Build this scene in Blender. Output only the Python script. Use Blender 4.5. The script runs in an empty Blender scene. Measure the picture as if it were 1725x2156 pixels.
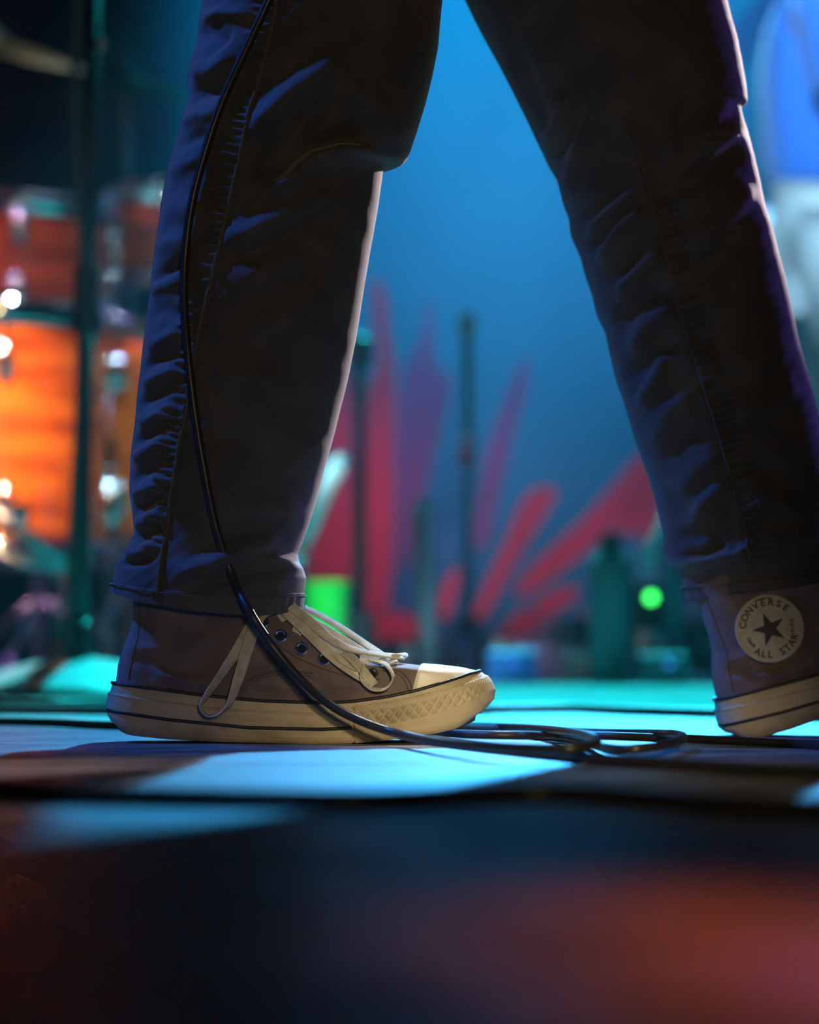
import bpy, bmesh, math, random
import numpy as np
from mathutils import Vector, Matrix, Euler
random.seed(7); np.random.seed(7)
PI = math.pi
sc = bpy.context.scene
C = sc.collection

# ------------------------------------------------------------------ camera
F = 85.0/24.0*1725.0          # focal length in pixels of the 1725 wide frame
CH = 0.078                    # camera height above the stage
YH = 1345.0                   # horizon row
cam_d = bpy.data.cameras.new('camera'); cam = bpy.data.objects.new('camera', cam_d); C.objects.link(cam)
cam.location = (0, 0, CH); cam.rotation_euler = (PI/2, 0, 0)
cam_d.sensor_fit = 'HORIZONTAL'; cam_d.sensor_width = 24.0; cam_d.lens = 85.0
cam_d.shift_y = (YH-1078.0)/1725.0
cam_d.clip_start = 0.02
cam_d.dof.use_dof = True; cam_d.dof.focus_distance = 2.155; cam_d.dof.aperture_fstop = 3.5
sc.camera = cam

# ------------------------------------------------------------------ world, lights, exposure
w = bpy.data.worlds.new('world'); sc.world = w; w.use_nodes = True
bg = w.node_tree.nodes['Background']; bg.inputs[0].default_value = (0.05, 0.06, 0.16, 1); bg.inputs[1].default_value = 0.06
hz_ = w.node_tree.nodes.new('ShaderNodeVolumeScatter'); hz_.inputs['Density'].default_value = 0.0048; hz_.inputs['Anisotropy'].default_value = 0.4
w.node_tree.links.new(hz_.outputs[0], w.node_tree.nodes['World Output'].inputs['Volume'])      # thin stage haze
cy = sc.cycles
cy.max_bounces = 4; cy.diffuse_bounces = 2; cy.glossy_bounces = 3; cy.transmission_bounces = 2; cy.volume_bounces = 0
cy.caustics_reflective = False; cy.caustics_refractive = False
cy.use_adaptive_sampling = True; cy.adaptive_threshold = 0.09; cy.adaptive_min_samples = 16; cy.use_denoising = True
sc.view_settings.view_transform = 'Standard'; sc.view_settings.look = 'None'
sc.view_settings.gamma = 1.0; sc.view_settings.use_curve_mapping = False
sc.view_settings.exposure = 0.0

def spot(name, loc, target, color, energy, angle=40, blend=0.3, radius=0.08):
    l = bpy.data.lights.new(name, 'SPOT'); l.color = color; l.energy = energy
    l.spot_size = math.radians(angle); l.spot_blend = blend; l.shadow_soft_size = radius
    o = bpy.data.objects.new(name, l); C.objects.link(o); o.location = loc
    o.rotation_euler = (Vector(target)-Vector(loc)).to_track_quat('-Z', 'Y').to_euler()
    return o
spot('back_spot_blue', (0.65, 6.3, 2.35), (-0.08, 2.45, 0.0), (0.05, 0.46, 1.0), 2100, 14.0, 0.12, 0.05)
spot('back_spot_teal', (0.3, 6.6, 3.4), (0.15, 3.95, 0.0), (0.01, 0.90, 0.95), 2300, 27, 0.35, 0.06)
spot('back_spot_white', (0.80, 6.3, 2.5), (0.0, 2.2, 0.12), (0.8, 0.9, 1.0), 220, 6.0, 0.5, 0.05)
spot('top_spot_white', (0.25, 3.9, 3.1), (0.03, 2.2, 0.07), (1.0, 0.96, 0.94), 850, 3.4, 0.9, 0.05)
spot('back_spot_pink', (1.9, 5.6, 1.5), (0.02, 2.25, 0.42), (1.0, 0.78, 0.80), 1300, 8.0, 0.4, 0.05)
spot('side_spot_blue', (-2.3, 2.50, 2.7), (-0.16, 2.2, 0.30), (0.03, 0.20, 1.0), 460, 13, 0.8, 0.08)
spot('side_spot_violet', (2.8, 4.6, 0.9), (0.25, 2.36, 0.42), (0.22, 0.12, 1.0), 130, 12, 0.6, 0.08)
spot('front_spot_amber', (0.40, -1.1, 0.70), (0.10, 2.15, -0.01), (1.0, 0.78, 0.40), 400, 7.4, 1.0, 0.10)
spot('front_wash_amber', (0.5, -2.4, 0.55), (-0.13, 2.2, 0.42), (1.0, 0.74, 0.34), 80, 17, 0.9, 0.12)
spot('floor_spot_orange', (0.35, -2.4, 1.5), (0.105, 0.73, 0.0), (1.0, 0.16, 0.0), 1200, 3.4, 1.0, 0.05)
spot('floor_spot_magenta', (0.5, -2.2, 1.6), (0.13, 0.66, 0.0), (0.7, 0.08, 1.0), 1000, 1.2, 0.9, 0.05)
spot('drum_spot_warm', (-0.6, 2.6, 2.6), (-0.76, 5.0, 0.28), (1.0, 0.62, 0.34), 2100, 8, 0.8, 0.10)
spot('drum_spot_violet', (-2.6, 3.2, 3.4), (-0.75, 5.0, 0.6), (0.45, 0.25, 1.0), 420, 18, 0.6, 0.10)
spot('drum_spot_cyan', (0.9, 5.9, 3.6), (-0.6, 5.2, 0.6), (0.45, 0.6, 1.0), 360, 14, 0.6, 0.10)
spot('drum_glint_cool', (0.3, 2.8, 3.4), (-0.62, 5.3, 0.75), (0.55, 0.8, 1.0), 520, 16, 0.6, 0.06)  # added light, gives the drum chrome more glints
spot('drum_glint_pink', (-1.7, 2.6, 1.8), (-0.65, 5.2, 0.7), (1.0, 0.5, 0.7), 330, 18, 0.6, 0.06)  # second added light for glints on the drum hardware
spot('gear_fill_cyan', (-0.25, 3.2, 2.6), (-0.05, 4.9, 0.20), (0.50, 0.92, 1.0), 1000, 9, 0.7, 0.08)  # added fill that brightens the boom arm, tumbler and pale post
spot('backdrop_spot_blue', (0.3, 4.6, 4.6), (0.26, 7.0, 1.75), (0.0, 0.60, 1.0), 3100, 27, 1.0, 0.10)
spot('backdrop_spot_rose', (0.4, 5.6, 3.4), (0.15, 7.0, 0.20), (1.0, 0.15, 0.24), 230, 30, 1.0, 0.10)
spot('musician_spot_blue', (0.5, 6.7, 3.2), (0.9, 5.8, 1.2), (0.10, 0.60, 1.0), 600, 30, 0.5, 0.10)
spot('musician_spot_front', (0.2, 3.2, 2.4), (0.95, 5.8, 1.0), (0.40, 0.72, 1.0), 700, 14, 0.5, 0.10)
spot('musician_spot_rose', (2.6, 4.6, 2.4), (1.0, 5.8, 1.2), (1.0, 0.15, 0.5), 500, 14, 0.5, 0.10)

# ------------------------------------------------------------------ helpers
def P(px, py, d):
    return Vector(((px-862.5)*d/F, d, CH+(YH-py)*d/F))

def tag(o, label=None, cat=None, group=None, kind=None):
    if label: o['label'] = label
    if cat: o['category'] = cat
    if group: o['group'] = group
    if kind: o['kind'] = kind
    return o

def empty(name, loc=(0, 0, 0)):
    o = bpy.data.objects.new(name, None); C.objects.link(o); o.location = loc; o.empty_display_size = 0.05
    return o

def link(name, me, parent=None):
    o = bpy.data.objects.new(name, me); C.objects.link(o)
    if parent: o.parent = parent
    return o

def mk(name, verts, faces, mat, parent=None, smooth=True):
    me = bpy.data.meshes.new(name)
    me.from_pydata([tuple(v) for v in verts], [], faces)
    me.materials.append(mat)
    if smooth: me.polygons.foreach_set('use_smooth', [True]*len(me.polygons))
    me.update()
    return link(name, me, parent)

def grid_faces(m, n, closed=False, off=0):
    f = []
    for i in range(m-1):
        for j in range(n if closed else n-1):
            k = (j+1) % n
            f.append((off+i*n+j, off+i*n+k, off+(i+1)*n+k, off+(i+1)*n+j))
    return f

def grid(name, A, mat, parent=None, closed=False, caps=(False, False), flip=False):
    A = np.asarray(A, float); m, n = A.shape[:2]
    v = A.reshape(-1, 3).tolist(); f = grid_faces(m, n, closed)
    if caps[0]: f.append(tuple(range(n))[::-1])
    if caps[1]: f.append(tuple((m-1)*n+j for j in range(n)))
    if flip: f = [t[::-1] for t in f]
    return mk(name, v, f, mat, parent)

def recalc(o):
    bm = bmesh.new(); bm.from_mesh(o.data); bmesh.ops.recalc_face_normals(bm, faces=bm.faces); bm.to_mesh(o.data); bm.free()
    return o

def catmull(pts, sub=8, closed=False):
    p = [np.array(q, float) for q in pts]; n = len(p); out = []
    rng = range(n) if closed else range(n-1)
    for i in rng:
        if closed: a, b, c, d = p[i-1], p[i], p[(i+1) % n], p[(i+2) % n]
        else: a, b, c, d = p[max(i-1, 0)], p[i], p[i+1], p[min(i+2, n-1)]
        for k in range(sub):
            t = k/sub
            out.append(0.5*((2*b)+(-a+c)*t+(2*a-5*b+4*c-d)*t*t+(-a+3*b-3*c+d)*t**3))
    if not closed: out.append(p[-1])
    return np.array(out)

def frames(path, closed=False):
    n = len(path); T = np.zeros_like(path)
    for i in range(n):
        a = path[(i-1) % n] if (closed or i > 0) else path[i]
        b = path[(i+1) % n] if (closed or i < n-1) else path[i]
        t = b-a; T[i] = t/(np.linalg.norm(t)+1e-12)
    u = np.cross(T[0], [0, 0, 1.0])
    if np.linalg.norm(u) < 1e-3: u = np.cross(T[0], [1.0, 0, 0])
    u /= np.linalg.norm(u); U = []
    for i in range(n):
        u = u-T[i]*np.dot(u, T[i]); u /= np.linalg.norm(u)+1e-12; U.append(u.copy())
    U = np.array(U); V = np.cross(T, U)
    return T, U, V

def tube_vf(path, r, seg=10, closed=False, off=0):
    path = np.asarray(path, float); n = len(path)
    T, U, V = frames(path, closed)
    R = np.full(n, r) if np.isscalar(r) else np.asarray(r, float)
    vs = []
    for i in range(n):
        for k in range(seg):
            a = 2*PI*k/seg
            vs.append(tuple(path[i]+R[i]*(math.cos(a)*U[i]+math.sin(a)*V[i])))
    f = []
    for i in range(n if closed else n-1):
        i2 = (i+1) % n
        for k in range(seg):
            k2 = (k+1) % seg
            f.append((off+i*seg+k, off+i*seg+k2, off+i2*seg+k2, off+i2*seg+k))
    if not closed:
        f.append(tuple(off+k for k in range(seg))[::-1]); f.append(tuple(off+(n-1)*seg+k for k in range(seg)))
    return vs, f

def tube(name, path, r, mat, parent=None, seg=10, closed=False):
    v, f = tube_vf(path, r, seg, closed)
    return recalc(mk(name, v, f, mat, parent))

def lathe_vf(prof, seg=32, off=0):
    vs = []; n = len(prof)
    for r, z in prof:
        for k in range(seg):
            a = 2*PI*k/seg; vs.append((r*math.cos(a), r*math.sin(a), z))
    f = []
    for i in range(n-1):
        for k in range(seg):
            k2 = (k+1) % seg
            f.append((off+i*seg+k, off+i*seg+k2, off+(i+1)*seg+k2, off+(i+1)*seg+k))
    if prof[0][0] > 1e-6: f.append(tuple(off+k for k in range(seg))[::-1])
    if prof[-1][0] > 1e-6: f.append(tuple(off+(n-1)*seg+k for k in range(seg)))
    return vs, f

def lathe(name, prof, mat, parent=None, seg=32, loc=(0, 0, 0), rot=(0, 0, 0), smooth=True):
    v, f = lathe_vf(prof, seg); o = mk(name, v, f, mat, parent, smooth); o.location = loc; o.rotation_euler = rot
    recalc(o)
    if smooth:
        for e in o.data.edges: pass
        o.data.set_sharp_from_angle(angle=math.radians(40))
    return o

def box(name, size, loc, mat, parent=None, bevel=0.004, rot=(0, 0, 0)):
    bm = bmesh.new(); bmesh.ops.create_cube(bm, size=1.0)
    bmesh.ops.scale(bm, vec=size, verts=bm.verts)
    if bevel: bmesh.ops.bevel(bm, geom=list(bm.edges), offset=bevel, segments=2, affect='EDGES', profile=0.5)
    me = bpy.data.meshes.new(name); bm.to_mesh(me); bm.free(); me.materials.append(mat)
    o = link(name, me, parent); o.location = loc; o.rotation_euler = rot
    return o

def ribbon(name, pts, width, thick, wdir, mat, parent=None, sub=8, closed=False):
    """flat woven lace: rectangular section swept along pts; wdir is the width direction (one vector or one per point)"""
    path = catmull(pts, sub, closed); n = len(path)
    T, U, V = frames(path, closed)
    wd = np.asarray(wdir, float)
    if wd.ndim == 1: W = np.tile(wd, (n, 1))
    else: W = catmull(wd, sub, closed)
    vs = []; m = 8
    sec = [(-.5, -.35), (-.42, -.5), (.42, -.5), (.5, -.35), (.5, .35), (.42, .5), (-.42, .5), (-.5, .35)]
    for i in range(n):
        a = W[i]-T[i]*np.dot(W[i], T[i]); a /= np.linalg.norm(a)+1e-9; b = np.cross(T[i], a)
        for (p, q) in sec: vs.append(tuple(path[i]+a*p*width+b*q*thick))
    f = []
    for i in range(n if closed else n-1):
        i2 = (i+1) % n
        for k in range(m): f.append((i*m+k, i*m+(k+1) % m, i2*m+(k+1) % m, i2*m+k))
    if not closed: f.append(tuple(range(m))[::-1]); f.append(tuple((n-1)*m+k for k in range(m)))
    return recalc(mk(name, vs, f, mat, parent))

def interp(x, tab):
    xs = [t[0] for t in tab]; ys = [t[1] for t in tab]
    return np.interp(x, xs, ys)

def smooth_interp(x, tab, n=400, k=9):
    xs = np.linspace(tab[0][0], tab[-1][0], n); ys = interp(xs, tab)
    pad = np.pad(ys, k, mode='edge'); ker = np.hanning(2*k+1); ker /= ker.sum()
    return np.interp(x, xs, np.convolve(pad, ker, 'same')[k:-k])

# ------------------------------------------------------------------ materials
def mat(name, col, rough=0.5, metal=0.0, spec=0.5, col2=None, nscale=(8, 8, 8), ndetail=4, contrast=(0.35, 0.65),
        bump=0.0, bscale=(60, 60, 60), bdist=0.002, sheen=0.0, coat=0.0, emit=None, estr=0.0, rough2=None, trans=0.0, wave=None, alpha=None):
    m = bpy.data.materials.new(name); m.use_nodes = True
    nt = m.node_tree; b = nt.nodes['Principled BSDF']; L = nt.links
    b.inputs['Base Color'].default_value = (*col, 1); b.inputs['Roughness'].default_value = rough
    b.inputs['Metallic'].default_value = metal; b.inputs['Specular IOR Level'].default_value = spec
    b.inputs['Sheen Weight'].default_value = sheen; b.inputs['Coat Weight'].default_value = coat
    b.inputs['Transmission Weight'].default_value = trans
    if emit: b.inputs['Emission Color'].default_value = (*emit, 1); b.inputs['Emission Strength'].default_value = estr
    tc = nt.nodes.new('ShaderNodeTexCoord')
    if col2 is not None:
        mp = nt.nodes.new('ShaderNodeMapping'); mp.inputs['Scale'].default_value = nscale; L.new(tc.outputs['Object'], mp.inputs[0])
        nz = nt.nodes.new('ShaderNodeTexNoise'); nz.inputs['Scale'].default_value = 1.0; nz.inputs['Detail'].default_value = ndetail
        L.new(mp.outputs[0], nz.inputs['Vector'])
        cr = nt.nodes.new('ShaderNodeValToRGB'); cr.color_ramp.elements[0].position = contrast[0]; cr.color_ramp.elements[1].position = contrast[1]
        cr.color_ramp.elements[0].color = (*col, 1); cr.color_ramp.elements[1].color = (*col2, 1)
        L.new(nz.outputs[0], cr.inputs[0]); L.new(cr.outputs[0], b.inputs['Base Color'])
        if rough2 is not None:
            mr = nt.nodes.new('ShaderNodeMapRange'); mr.inputs[1].default_value = contrast[0]; mr.inputs[2].default_value = contrast[1]
            mr.inputs[3].default_value = rough; mr.inputs[4].default_value = rough2
            L.new(nz.outputs[0], mr.inputs[0]); L.new(mr.outputs[0], b.inputs['Roughness'])
    if bump:
        mp = nt.nodes.new('ShaderNodeMapping'); mp.inputs['Scale'].default_value = bscale; L.new(tc.outputs['Object'], mp.inputs[0])
        if wave:
            nz = nt.nodes.new('ShaderNodeTexWave'); nz.bands_direction = wave; nz.inputs['Scale'].default_value = 1.0
            nz.inputs['Distortion'].default_value = 1.5; nz.inputs['Detail'].default_value = 2
            L.new(mp.outputs[0], nz.inputs['Vector']); h = nz.outputs['Fac']
        else:
            nz = nt.nodes.new('ShaderNodeTexNoise'); nz.inputs['Scale'].default_value = 1.0; nz.inputs['Detail'].default_value = 4
            L.new(mp.outputs[0], nz.inputs['Vector']); h = nz.outputs[0]
        bp = nt.nodes.new('ShaderNodeBump'); bp.inputs['Strength'].default_value = bump; bp.inputs['Distance'].default_value = bdist
        L.new(h, bp.inputs['Height']); L.new(bp.outputs[0], b.inputs['Normal'])
    return m

M = {}
M['floor'] = mat('stage_paint', (0.10, 0.10, 0.105), 0.50, spec=0.25, col2=(0.25, 0.245, 0.24), nscale=(13, 24, 1), ndetail=9, contrast=(0.40, 0.60),
                 bump=0.7, bscale=(50, 130, 30), bdist=0.0012, rough2=0.40)
M['joint'] = mat('joint_dirt', (0.01, 0.01, 0.01), 0.9)
M['trouser'] = mat('charcoal_twill', (0.050, 0.050, 0.054), 0.75, spec=0.3, col2=(0.088, 0.085, 0.078), nscale=(30, 30, 34), ndetail=9,
                   contrast=(0.40, 0.74), bump=0.35, bscale=(420, 420, 1500), bdist=0.0006, sheen=0.25)
M['thread'] = mat('dark_thread', (0.10, 0.085, 0.06), 0.8)
M['canvas'] = mat('taupe_canvas', (0.20, 0.150, 0.145), 0.85, spec=0.25, col2=(0.13, 0.095, 0.095), nscale=(40, 40, 40), ndetail=5,
                  bump=0.3, bscale=(1300, 1300, 1300), bdist=0.0004, sheen=0.2)
M['rubber'] = mat('worn_cream_rubber', (0.52, 0.44, 0.32), 0.55, spec=0.4, col2=(0.24, 0.18, 0.115), nscale=(22, 22, 60), ndetail=8,
                  contrast=(0.45, 0.8), bump=0.15, bscale=(500, 500, 500), bdist=0.0004)
M['cap'] = mat('white_toe_rubber', (0.80, 0.78, 0.74), 0.4, spec=0.5, col2=(0.62, 0.58, 0.52), nscale=(60, 60, 60), contrast=(0.5, 0.85))
M['outsole'] = mat('brown_outsole', (0.16, 0.10, 0.055), 0.8, col2=(0.07, 0.045, 0.03), nscale=(40, 40, 40))
M['stripe'] = mat('black_stripe', (0.012, 0.012, 0.018), 0.5)
M['lace'] = mat('worn_white_cotton', (0.66, 0.62, 0.54), 0.9, spec=0.2, col2=(0.42, 0.37, 0.31), nscale=(110, 110, 110), contrast=(0.4, 0.75),
                bump=0.9, bscale=(900, 900, 900), bdist=0.001, sheen=0.4)
M['eyelet'] = mat('nickel_eyelet', (0.75, 0.75, 0.75), 0.22, metal=1.0)
M['hole'] = mat('eyelet_hole', (0.004, 0.004, 0.004), 1.0)
M['patch'] = mat('patch_cream', (0.50, 0.47, 0.38), 0.6, col2=(0.40, 0.37, 0.30), nscale=(90, 90, 90))
M['print'] = mat('patch_ink', (0.015, 0.018, 0.03), 0.6)
M['cable'] = mat('black_cable_rubber', (0.018, 0.017, 0.017), 0.38, spec=0.5, bump=0.05, bscale=(200, 200, 200))
M['cable_grey'] = mat('grey_cable_rubber', (0.12, 0.13, 0.13), 0.45, spec=0.5)
M['skin'] = mat('skin', (0.55, 0.30, 0.22), 0.5, spec=0.4, col2=(0.48, 0.25, 0.18), nscale=(30, 30, 30))
M['shirt_dark'] = mat('dark_shirt_cotton', (0.03, 0.03, 0.035), 0.85, sheen=0.2, bump=0.2, bscale=(30, 30, 30), bdist=0.01)
M['shirt_blue'] = mat('blue_shirt_cotton', (0.02, 0.16, 0.62), 0.8, sheen=0.3, bump=0.5, bscale=(9, 9, 5), bdist=0.03)
M['white_cloth'] = mat('white_trouser_cotton', (0.75, 0.77, 0.78), 0.8, bump=0.4, bscale=(8, 8, 5), bdist=0.03)
M['hair'] = mat('dark_hair', (0.03, 0.02, 0.015), 0.6, bump=0.5, bscale=(60, 60, 8))
M['chrome'] = mat('chrome', (0.86, 0.88, 0.9), 0.10, metal=1.0)
M['steel'] = mat('brushed_steel', (0.62, 0.64, 0.66), 0.3, metal=1.0)
M['black_metal'] = mat('black_powder_coat', (0.018, 0.02, 0.024), 0.4, spec=0.5)
M['black_plastic'] = mat('black_plastic', (0.02, 0.02, 0.022), 0.5)
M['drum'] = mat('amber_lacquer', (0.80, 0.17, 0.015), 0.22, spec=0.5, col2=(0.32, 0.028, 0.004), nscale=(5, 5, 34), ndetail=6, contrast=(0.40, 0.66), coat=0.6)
M['drum_shaded'] = mat('shaded_amber_lacquer', (0.24, 0.035, 0.008), 0.22, spec=0.5, col2=(0.09, 0.010, 0.003), nscale=(5, 5, 34), ndetail=6, contrast=(0.40, 0.66), coat=0.6)  # same amber lacquer darkened, shade on the rack toms put into its colour
M['drumhead'] = mat('drumhead_film', (0.72, 0.72, 0.70), 0.5, col2=(0.6, 0.6, 0.58), nscale=(14, 14, 14))
M['brass'] = mat('cymbal_bronze', (0.62, 0.43, 0.16), 0.32, metal=1.0, bump=0.2, bscale=(4, 4, 4))
M['backdrop'] = mat('backdrop_blue', (0.035, 0.16, 0.26), 0.9, spec=0.1, col2=(0.022, 0.10, 0.18), nscale=(1.2, 1, 0.7), ndetail=3, contrast=(0.35, 0.7))
M['red_paint'] = mat('backdrop_red', (0.50, 0.035, 0.075), 0.9, spec=0.1, col2=(0.36, 0.03, 0.07), nscale=(2, 1, 2))
M['plum_veil'] = mat('backdrop_plum_veil', (0.20, 0.06, 0.16), 0.9, spec=0.1, col2=(0.13, 0.05, 0.14), nscale=(2, 1, 2))  # red blended toward blue, the haze veil over faint strokes put into the colour
M['green'] = mat('green_plastic', (0.02, 0.72, 0.04), 0.28, spec=0.6, col2=(0.05, 0.62, 0.12), nscale=(20, 20, 9))
M['teal'] = mat('teal_enamel', (0.05, 0.26, 0.30), 0.4, spec=0.5, col2=(0.04, 0.20, 0.24), nscale=(10, 10, 10))
M['pale'] = mat('pale_painted_metal', (0.55, 0.66, 0.74), 0.4, spec=0.5, col2=(0.42, 0.52, 0.60), nscale=(12, 12, 4))
M['chrome_shine'] = mat('chrome_shine_white', (0.85, 0.9, 0.92), 0.25, spec=0.6, col2=(0.75, 0.8, 0.84), nscale=(12, 12, 12))  # white base colour stands in for the shine on the chrome arm
M['dome'] = mat('grey_cast_base', (0.46, 0.50, 0.52), 0.36, spec=0.6, col2=(0.38, 0.42, 0.45), nscale=(20, 20, 20))
M['led_green'] = mat('green_indicator', (0.05, 0.8, 0.1), 0.4, emit=(0.05, 1.0, 0.12), estr=5)
M['led_blue'] = mat('blue_indicator', (0.05, 0.2, 0.9), 0.4, emit=(0.05, 0.25, 1.0), estr=1.5)
M['led_red'] = mat('red_indicator', (0.9, 0.1, 0.1), 0.4, emit=(1.0, 0.1, 0.12), estr=1.0)
M['blue_box'] = mat('blue_enamel', (0.04, 0.20, 0.60), 0.35, spec=0.5, col2=(0.03, 0.15, 0.5), nscale=(10, 10, 10))
M['cream_box'] = mat('cream_enamel', (0.62, 0.60, 0.50), 0.35, spec=0.5, col2=(0.5, 0.48, 0.40), nscale=(10, 10, 10))
M['case'] = mat('black_case_laminate', (0.022, 0.028, 0.03), 0.45, spec=0.5, col2=(0.03, 0.036, 0.04), nscale=(16, 16, 16))

# ------------------------------------------------------------------ stage floor, panel by panel, and backdrop
fl = box('floor', (8.0, 7.5, 0.1), (0, 3.55, -0.056), M['joint'], None, 0.0); tag(fl, 'dark painted wooden stage floor of butted panels', 'floor', kind='structure')
pm = None
k = 0
y0 = -0.019
row = 0
while y0 < 7.0:
    x = -3.66-(0.45 if row % 2 else 0.0)
    while x < 3.9:
        if pm is None:
            o = box('floor_panel', (2.437, 0.607, 0.018), (0, 0, 0), M['floor'], None, 0.0012); pm = o.data
        else:
            o = link('floor_panel', pm)
        o.parent = fl; o.location = (x+1.22, y0+0.305-3.55, -0.009+0.056+random.uniform(-0.0004, 0.0))
        x += 2.44
    y0 += 0.61; row += 1

bd = box('wall_back', (7.6, 0.03, 4.6), (0, 7.02, 2.3), M['backdrop'], None, 0.0)
tag(bd, 'blue lit painted cloth backdrop behind the stage with red strokes', 'backdrop', kind='structure')
def stroke(pts, m):
    q = [P(x, y, 7.003) for x, y in pts]
    bm = bmesh.new()
    path = catmull([(v.x, v.z, 0) for v in q], 4, True)
    vs = [bm.verts.new((p[0], -0.0165, p[1]-2.3)) for p in path]
    f = bm.faces.new(vs)
    r = bmesh.ops.extrude_face_region(bm, geom=[f])
    for v in r['geom']:
        if isinstance(v, bmesh.types.BMVert): v.co.y += 0.0025
    bmesh.ops.recalc_face_normals(bm, faces=bm.faces)
    bmesh.ops.triangulate(bm, faces=[g for g in bm.faces if len(g.verts) > 4])
    me = bpy.data.meshes.new('painted_stroke'); bm.to_mesh(me); bm.free(); me.materials.append(m)
    return link('painted_stroke', me, bd)
for pts in ([(790, 585), (812, 620), (818, 700), (832, 800), (830, 1000), (826, 1200), (805, 1290), (770, 1290), (752, 1240), (755, 1100), (768, 950), (775, 820), (795, 760), (785, 640)],
            [(695, 780), (735, 800), (738, 1000), (738, 1235), (650, 1235), (660, 1080), (690, 950)],
            [(1172, 1030), (1150, 1080), (1075, 1200), (1020, 1300), (998, 1302), (1005, 1270), (1060, 1150), (1110, 1040)],
            [(1400, 935), (1390, 1000), (1290, 1110), (1200, 1190), (1110, 1250), (1085, 1250), (1120, 1190), (1220, 1100), (1310, 1000), (1350, 950)],
            [(1400, 1010), (1400, 1050), (1345, 1110), (1300, 1130), (1310, 1085), (1350, 1040)],
            [(1392, 1075), (1395, 1110), (1355, 1140), (1345, 1115)],
            [(967, 1195), (960, 1250), (942, 1300), (925, 1300), (935, 1230)],
            [(780, 1295), (830, 1285), (885, 1310), (885, 1350), (800, 1352)],
            [(1215, 1235), (1200, 1270), (1140, 1302), (1115, 1290), (1150, 1250)],
            [(1258, 1240), (1300, 1230), (1312, 1260), (1310, 1305), (1270, 1322), (1230, 1312)],
            [(1100, 1285), (1150, 1305), (1110, 1340), (1040, 1352), (1060, 1320)],
            [(1440, 900), (1520, 830), (1500, 900), (1440, 960)], [(700, 300), (730, 420), (715, 560), (690, 430)]):
    stroke(pts, M['red_paint'])
for pts in ([(905, 620), (915, 760), (950, 800), (930, 900), (890, 1050), (855, 1200), (838, 1100), (838, 900), (850, 780), (885, 720)],
            [(1105, 750), (1112, 800), (1080, 920), (1050, 1040), (1022, 1150), (998, 1130), (1018, 980), (1060, 850)],
            [(230, 180), (330, 150), (360, 300), (240, 330), (130, 320), (110, 220)],
            [(1500, 100), (1640, -40), (1700, -60), (1620, 60), (1560, 150)]):
    stroke(pts, M['plum_veil'])

# ------------------------------------------------------------------ sneakers
S1 = 2.165/F                                  # metres per traced pixel on the shoe
def LX(px): return (np.asarray(px, float)-240.0)*S1
def LZ(py): return (1566.0-np.asarray(py, float))*S1
PLAN = [(217, 0), (219, .012), (227, .022), (250, .031), (300, .036), (400, .037), (520, .038), (640, .043), (760, .049), (850, .0505),
        (920, .047), (980, .038), (1020, .025), (1038, .012), (1043, 0)]
FTOP = [(200, 1437), (229, 1440), (325, 1451), (420, 1464), (499, 1472), (560, 1477), (680, 1480.5), (741, 1477.5), (816, 1467), (873, 1455), (937, 1437), (1000, 1420), (1043, 1414), (1060, 1413)]
FBOT = [(200, 1520), (217, 1524), (235, 1536), (267, 1549), (354, 1558), (470, 1563), (560, 1564.5), (650, 1566), (747, 1565), (861, 1553), (920, 1544), (967, 1535), (1010, 1516), (1043, 1500), (1060, 1495)]
LINE1 = [(200, 1458), (222, 1461), (420, 1490), (484, 1496), (680, 1504), (745, 1503)]
LINE2 = [(200, 1493), (217, 1496), (354, 1516), (528, 1533), (680, 1535.5), (745, 1532)]
BTOP = [(741, 1488), (831, 1476), (973, 1443), (1012, 1431), (1045, 1423)]
BBOT = [(741, 1535), (831, 1527), (922, 1506), (1012, 1470), (1045, 1455)]

def plan_curve():
    near = catmull([(a, -b, 0) for a, b in PLAN], 30)
    far = near[::-1].copy(); far[:, 1] *= -1
    loop = np.vstack([near, far[1:-1]])
    q = loop.copy(); q[:, 0] *= S1
    seg = np.linalg.norm(np.roll(q, -1, 0)-q, axis=1); s = np.concatenate([[0], np.cumsum(seg)])
    n = 900
    t = np.linspace(0, s[-1], n, endpoint=False)
    qq = np.vstack([loop, loop[:1]])
    px = np.interp(t, s, qq[:, 0]); y = np.interp(t, s, qq[:, 1])
    X = px*S1
    dx = np.roll(X, -1)-np.roll(X, 1); dy = np.roll(y, -1)-np.roll(y, 1); l = np.hypot(dx, dy)
    nx, ny = dy/l, -dx/l
    # outward check
    if (nx*(X-X.mean())+ny*y).mean() < 0: nx, ny = -nx, -ny
    return px, y, nx, ny, t
PXL, PYL, PNX, PNY, PT = plan_curve()

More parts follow.
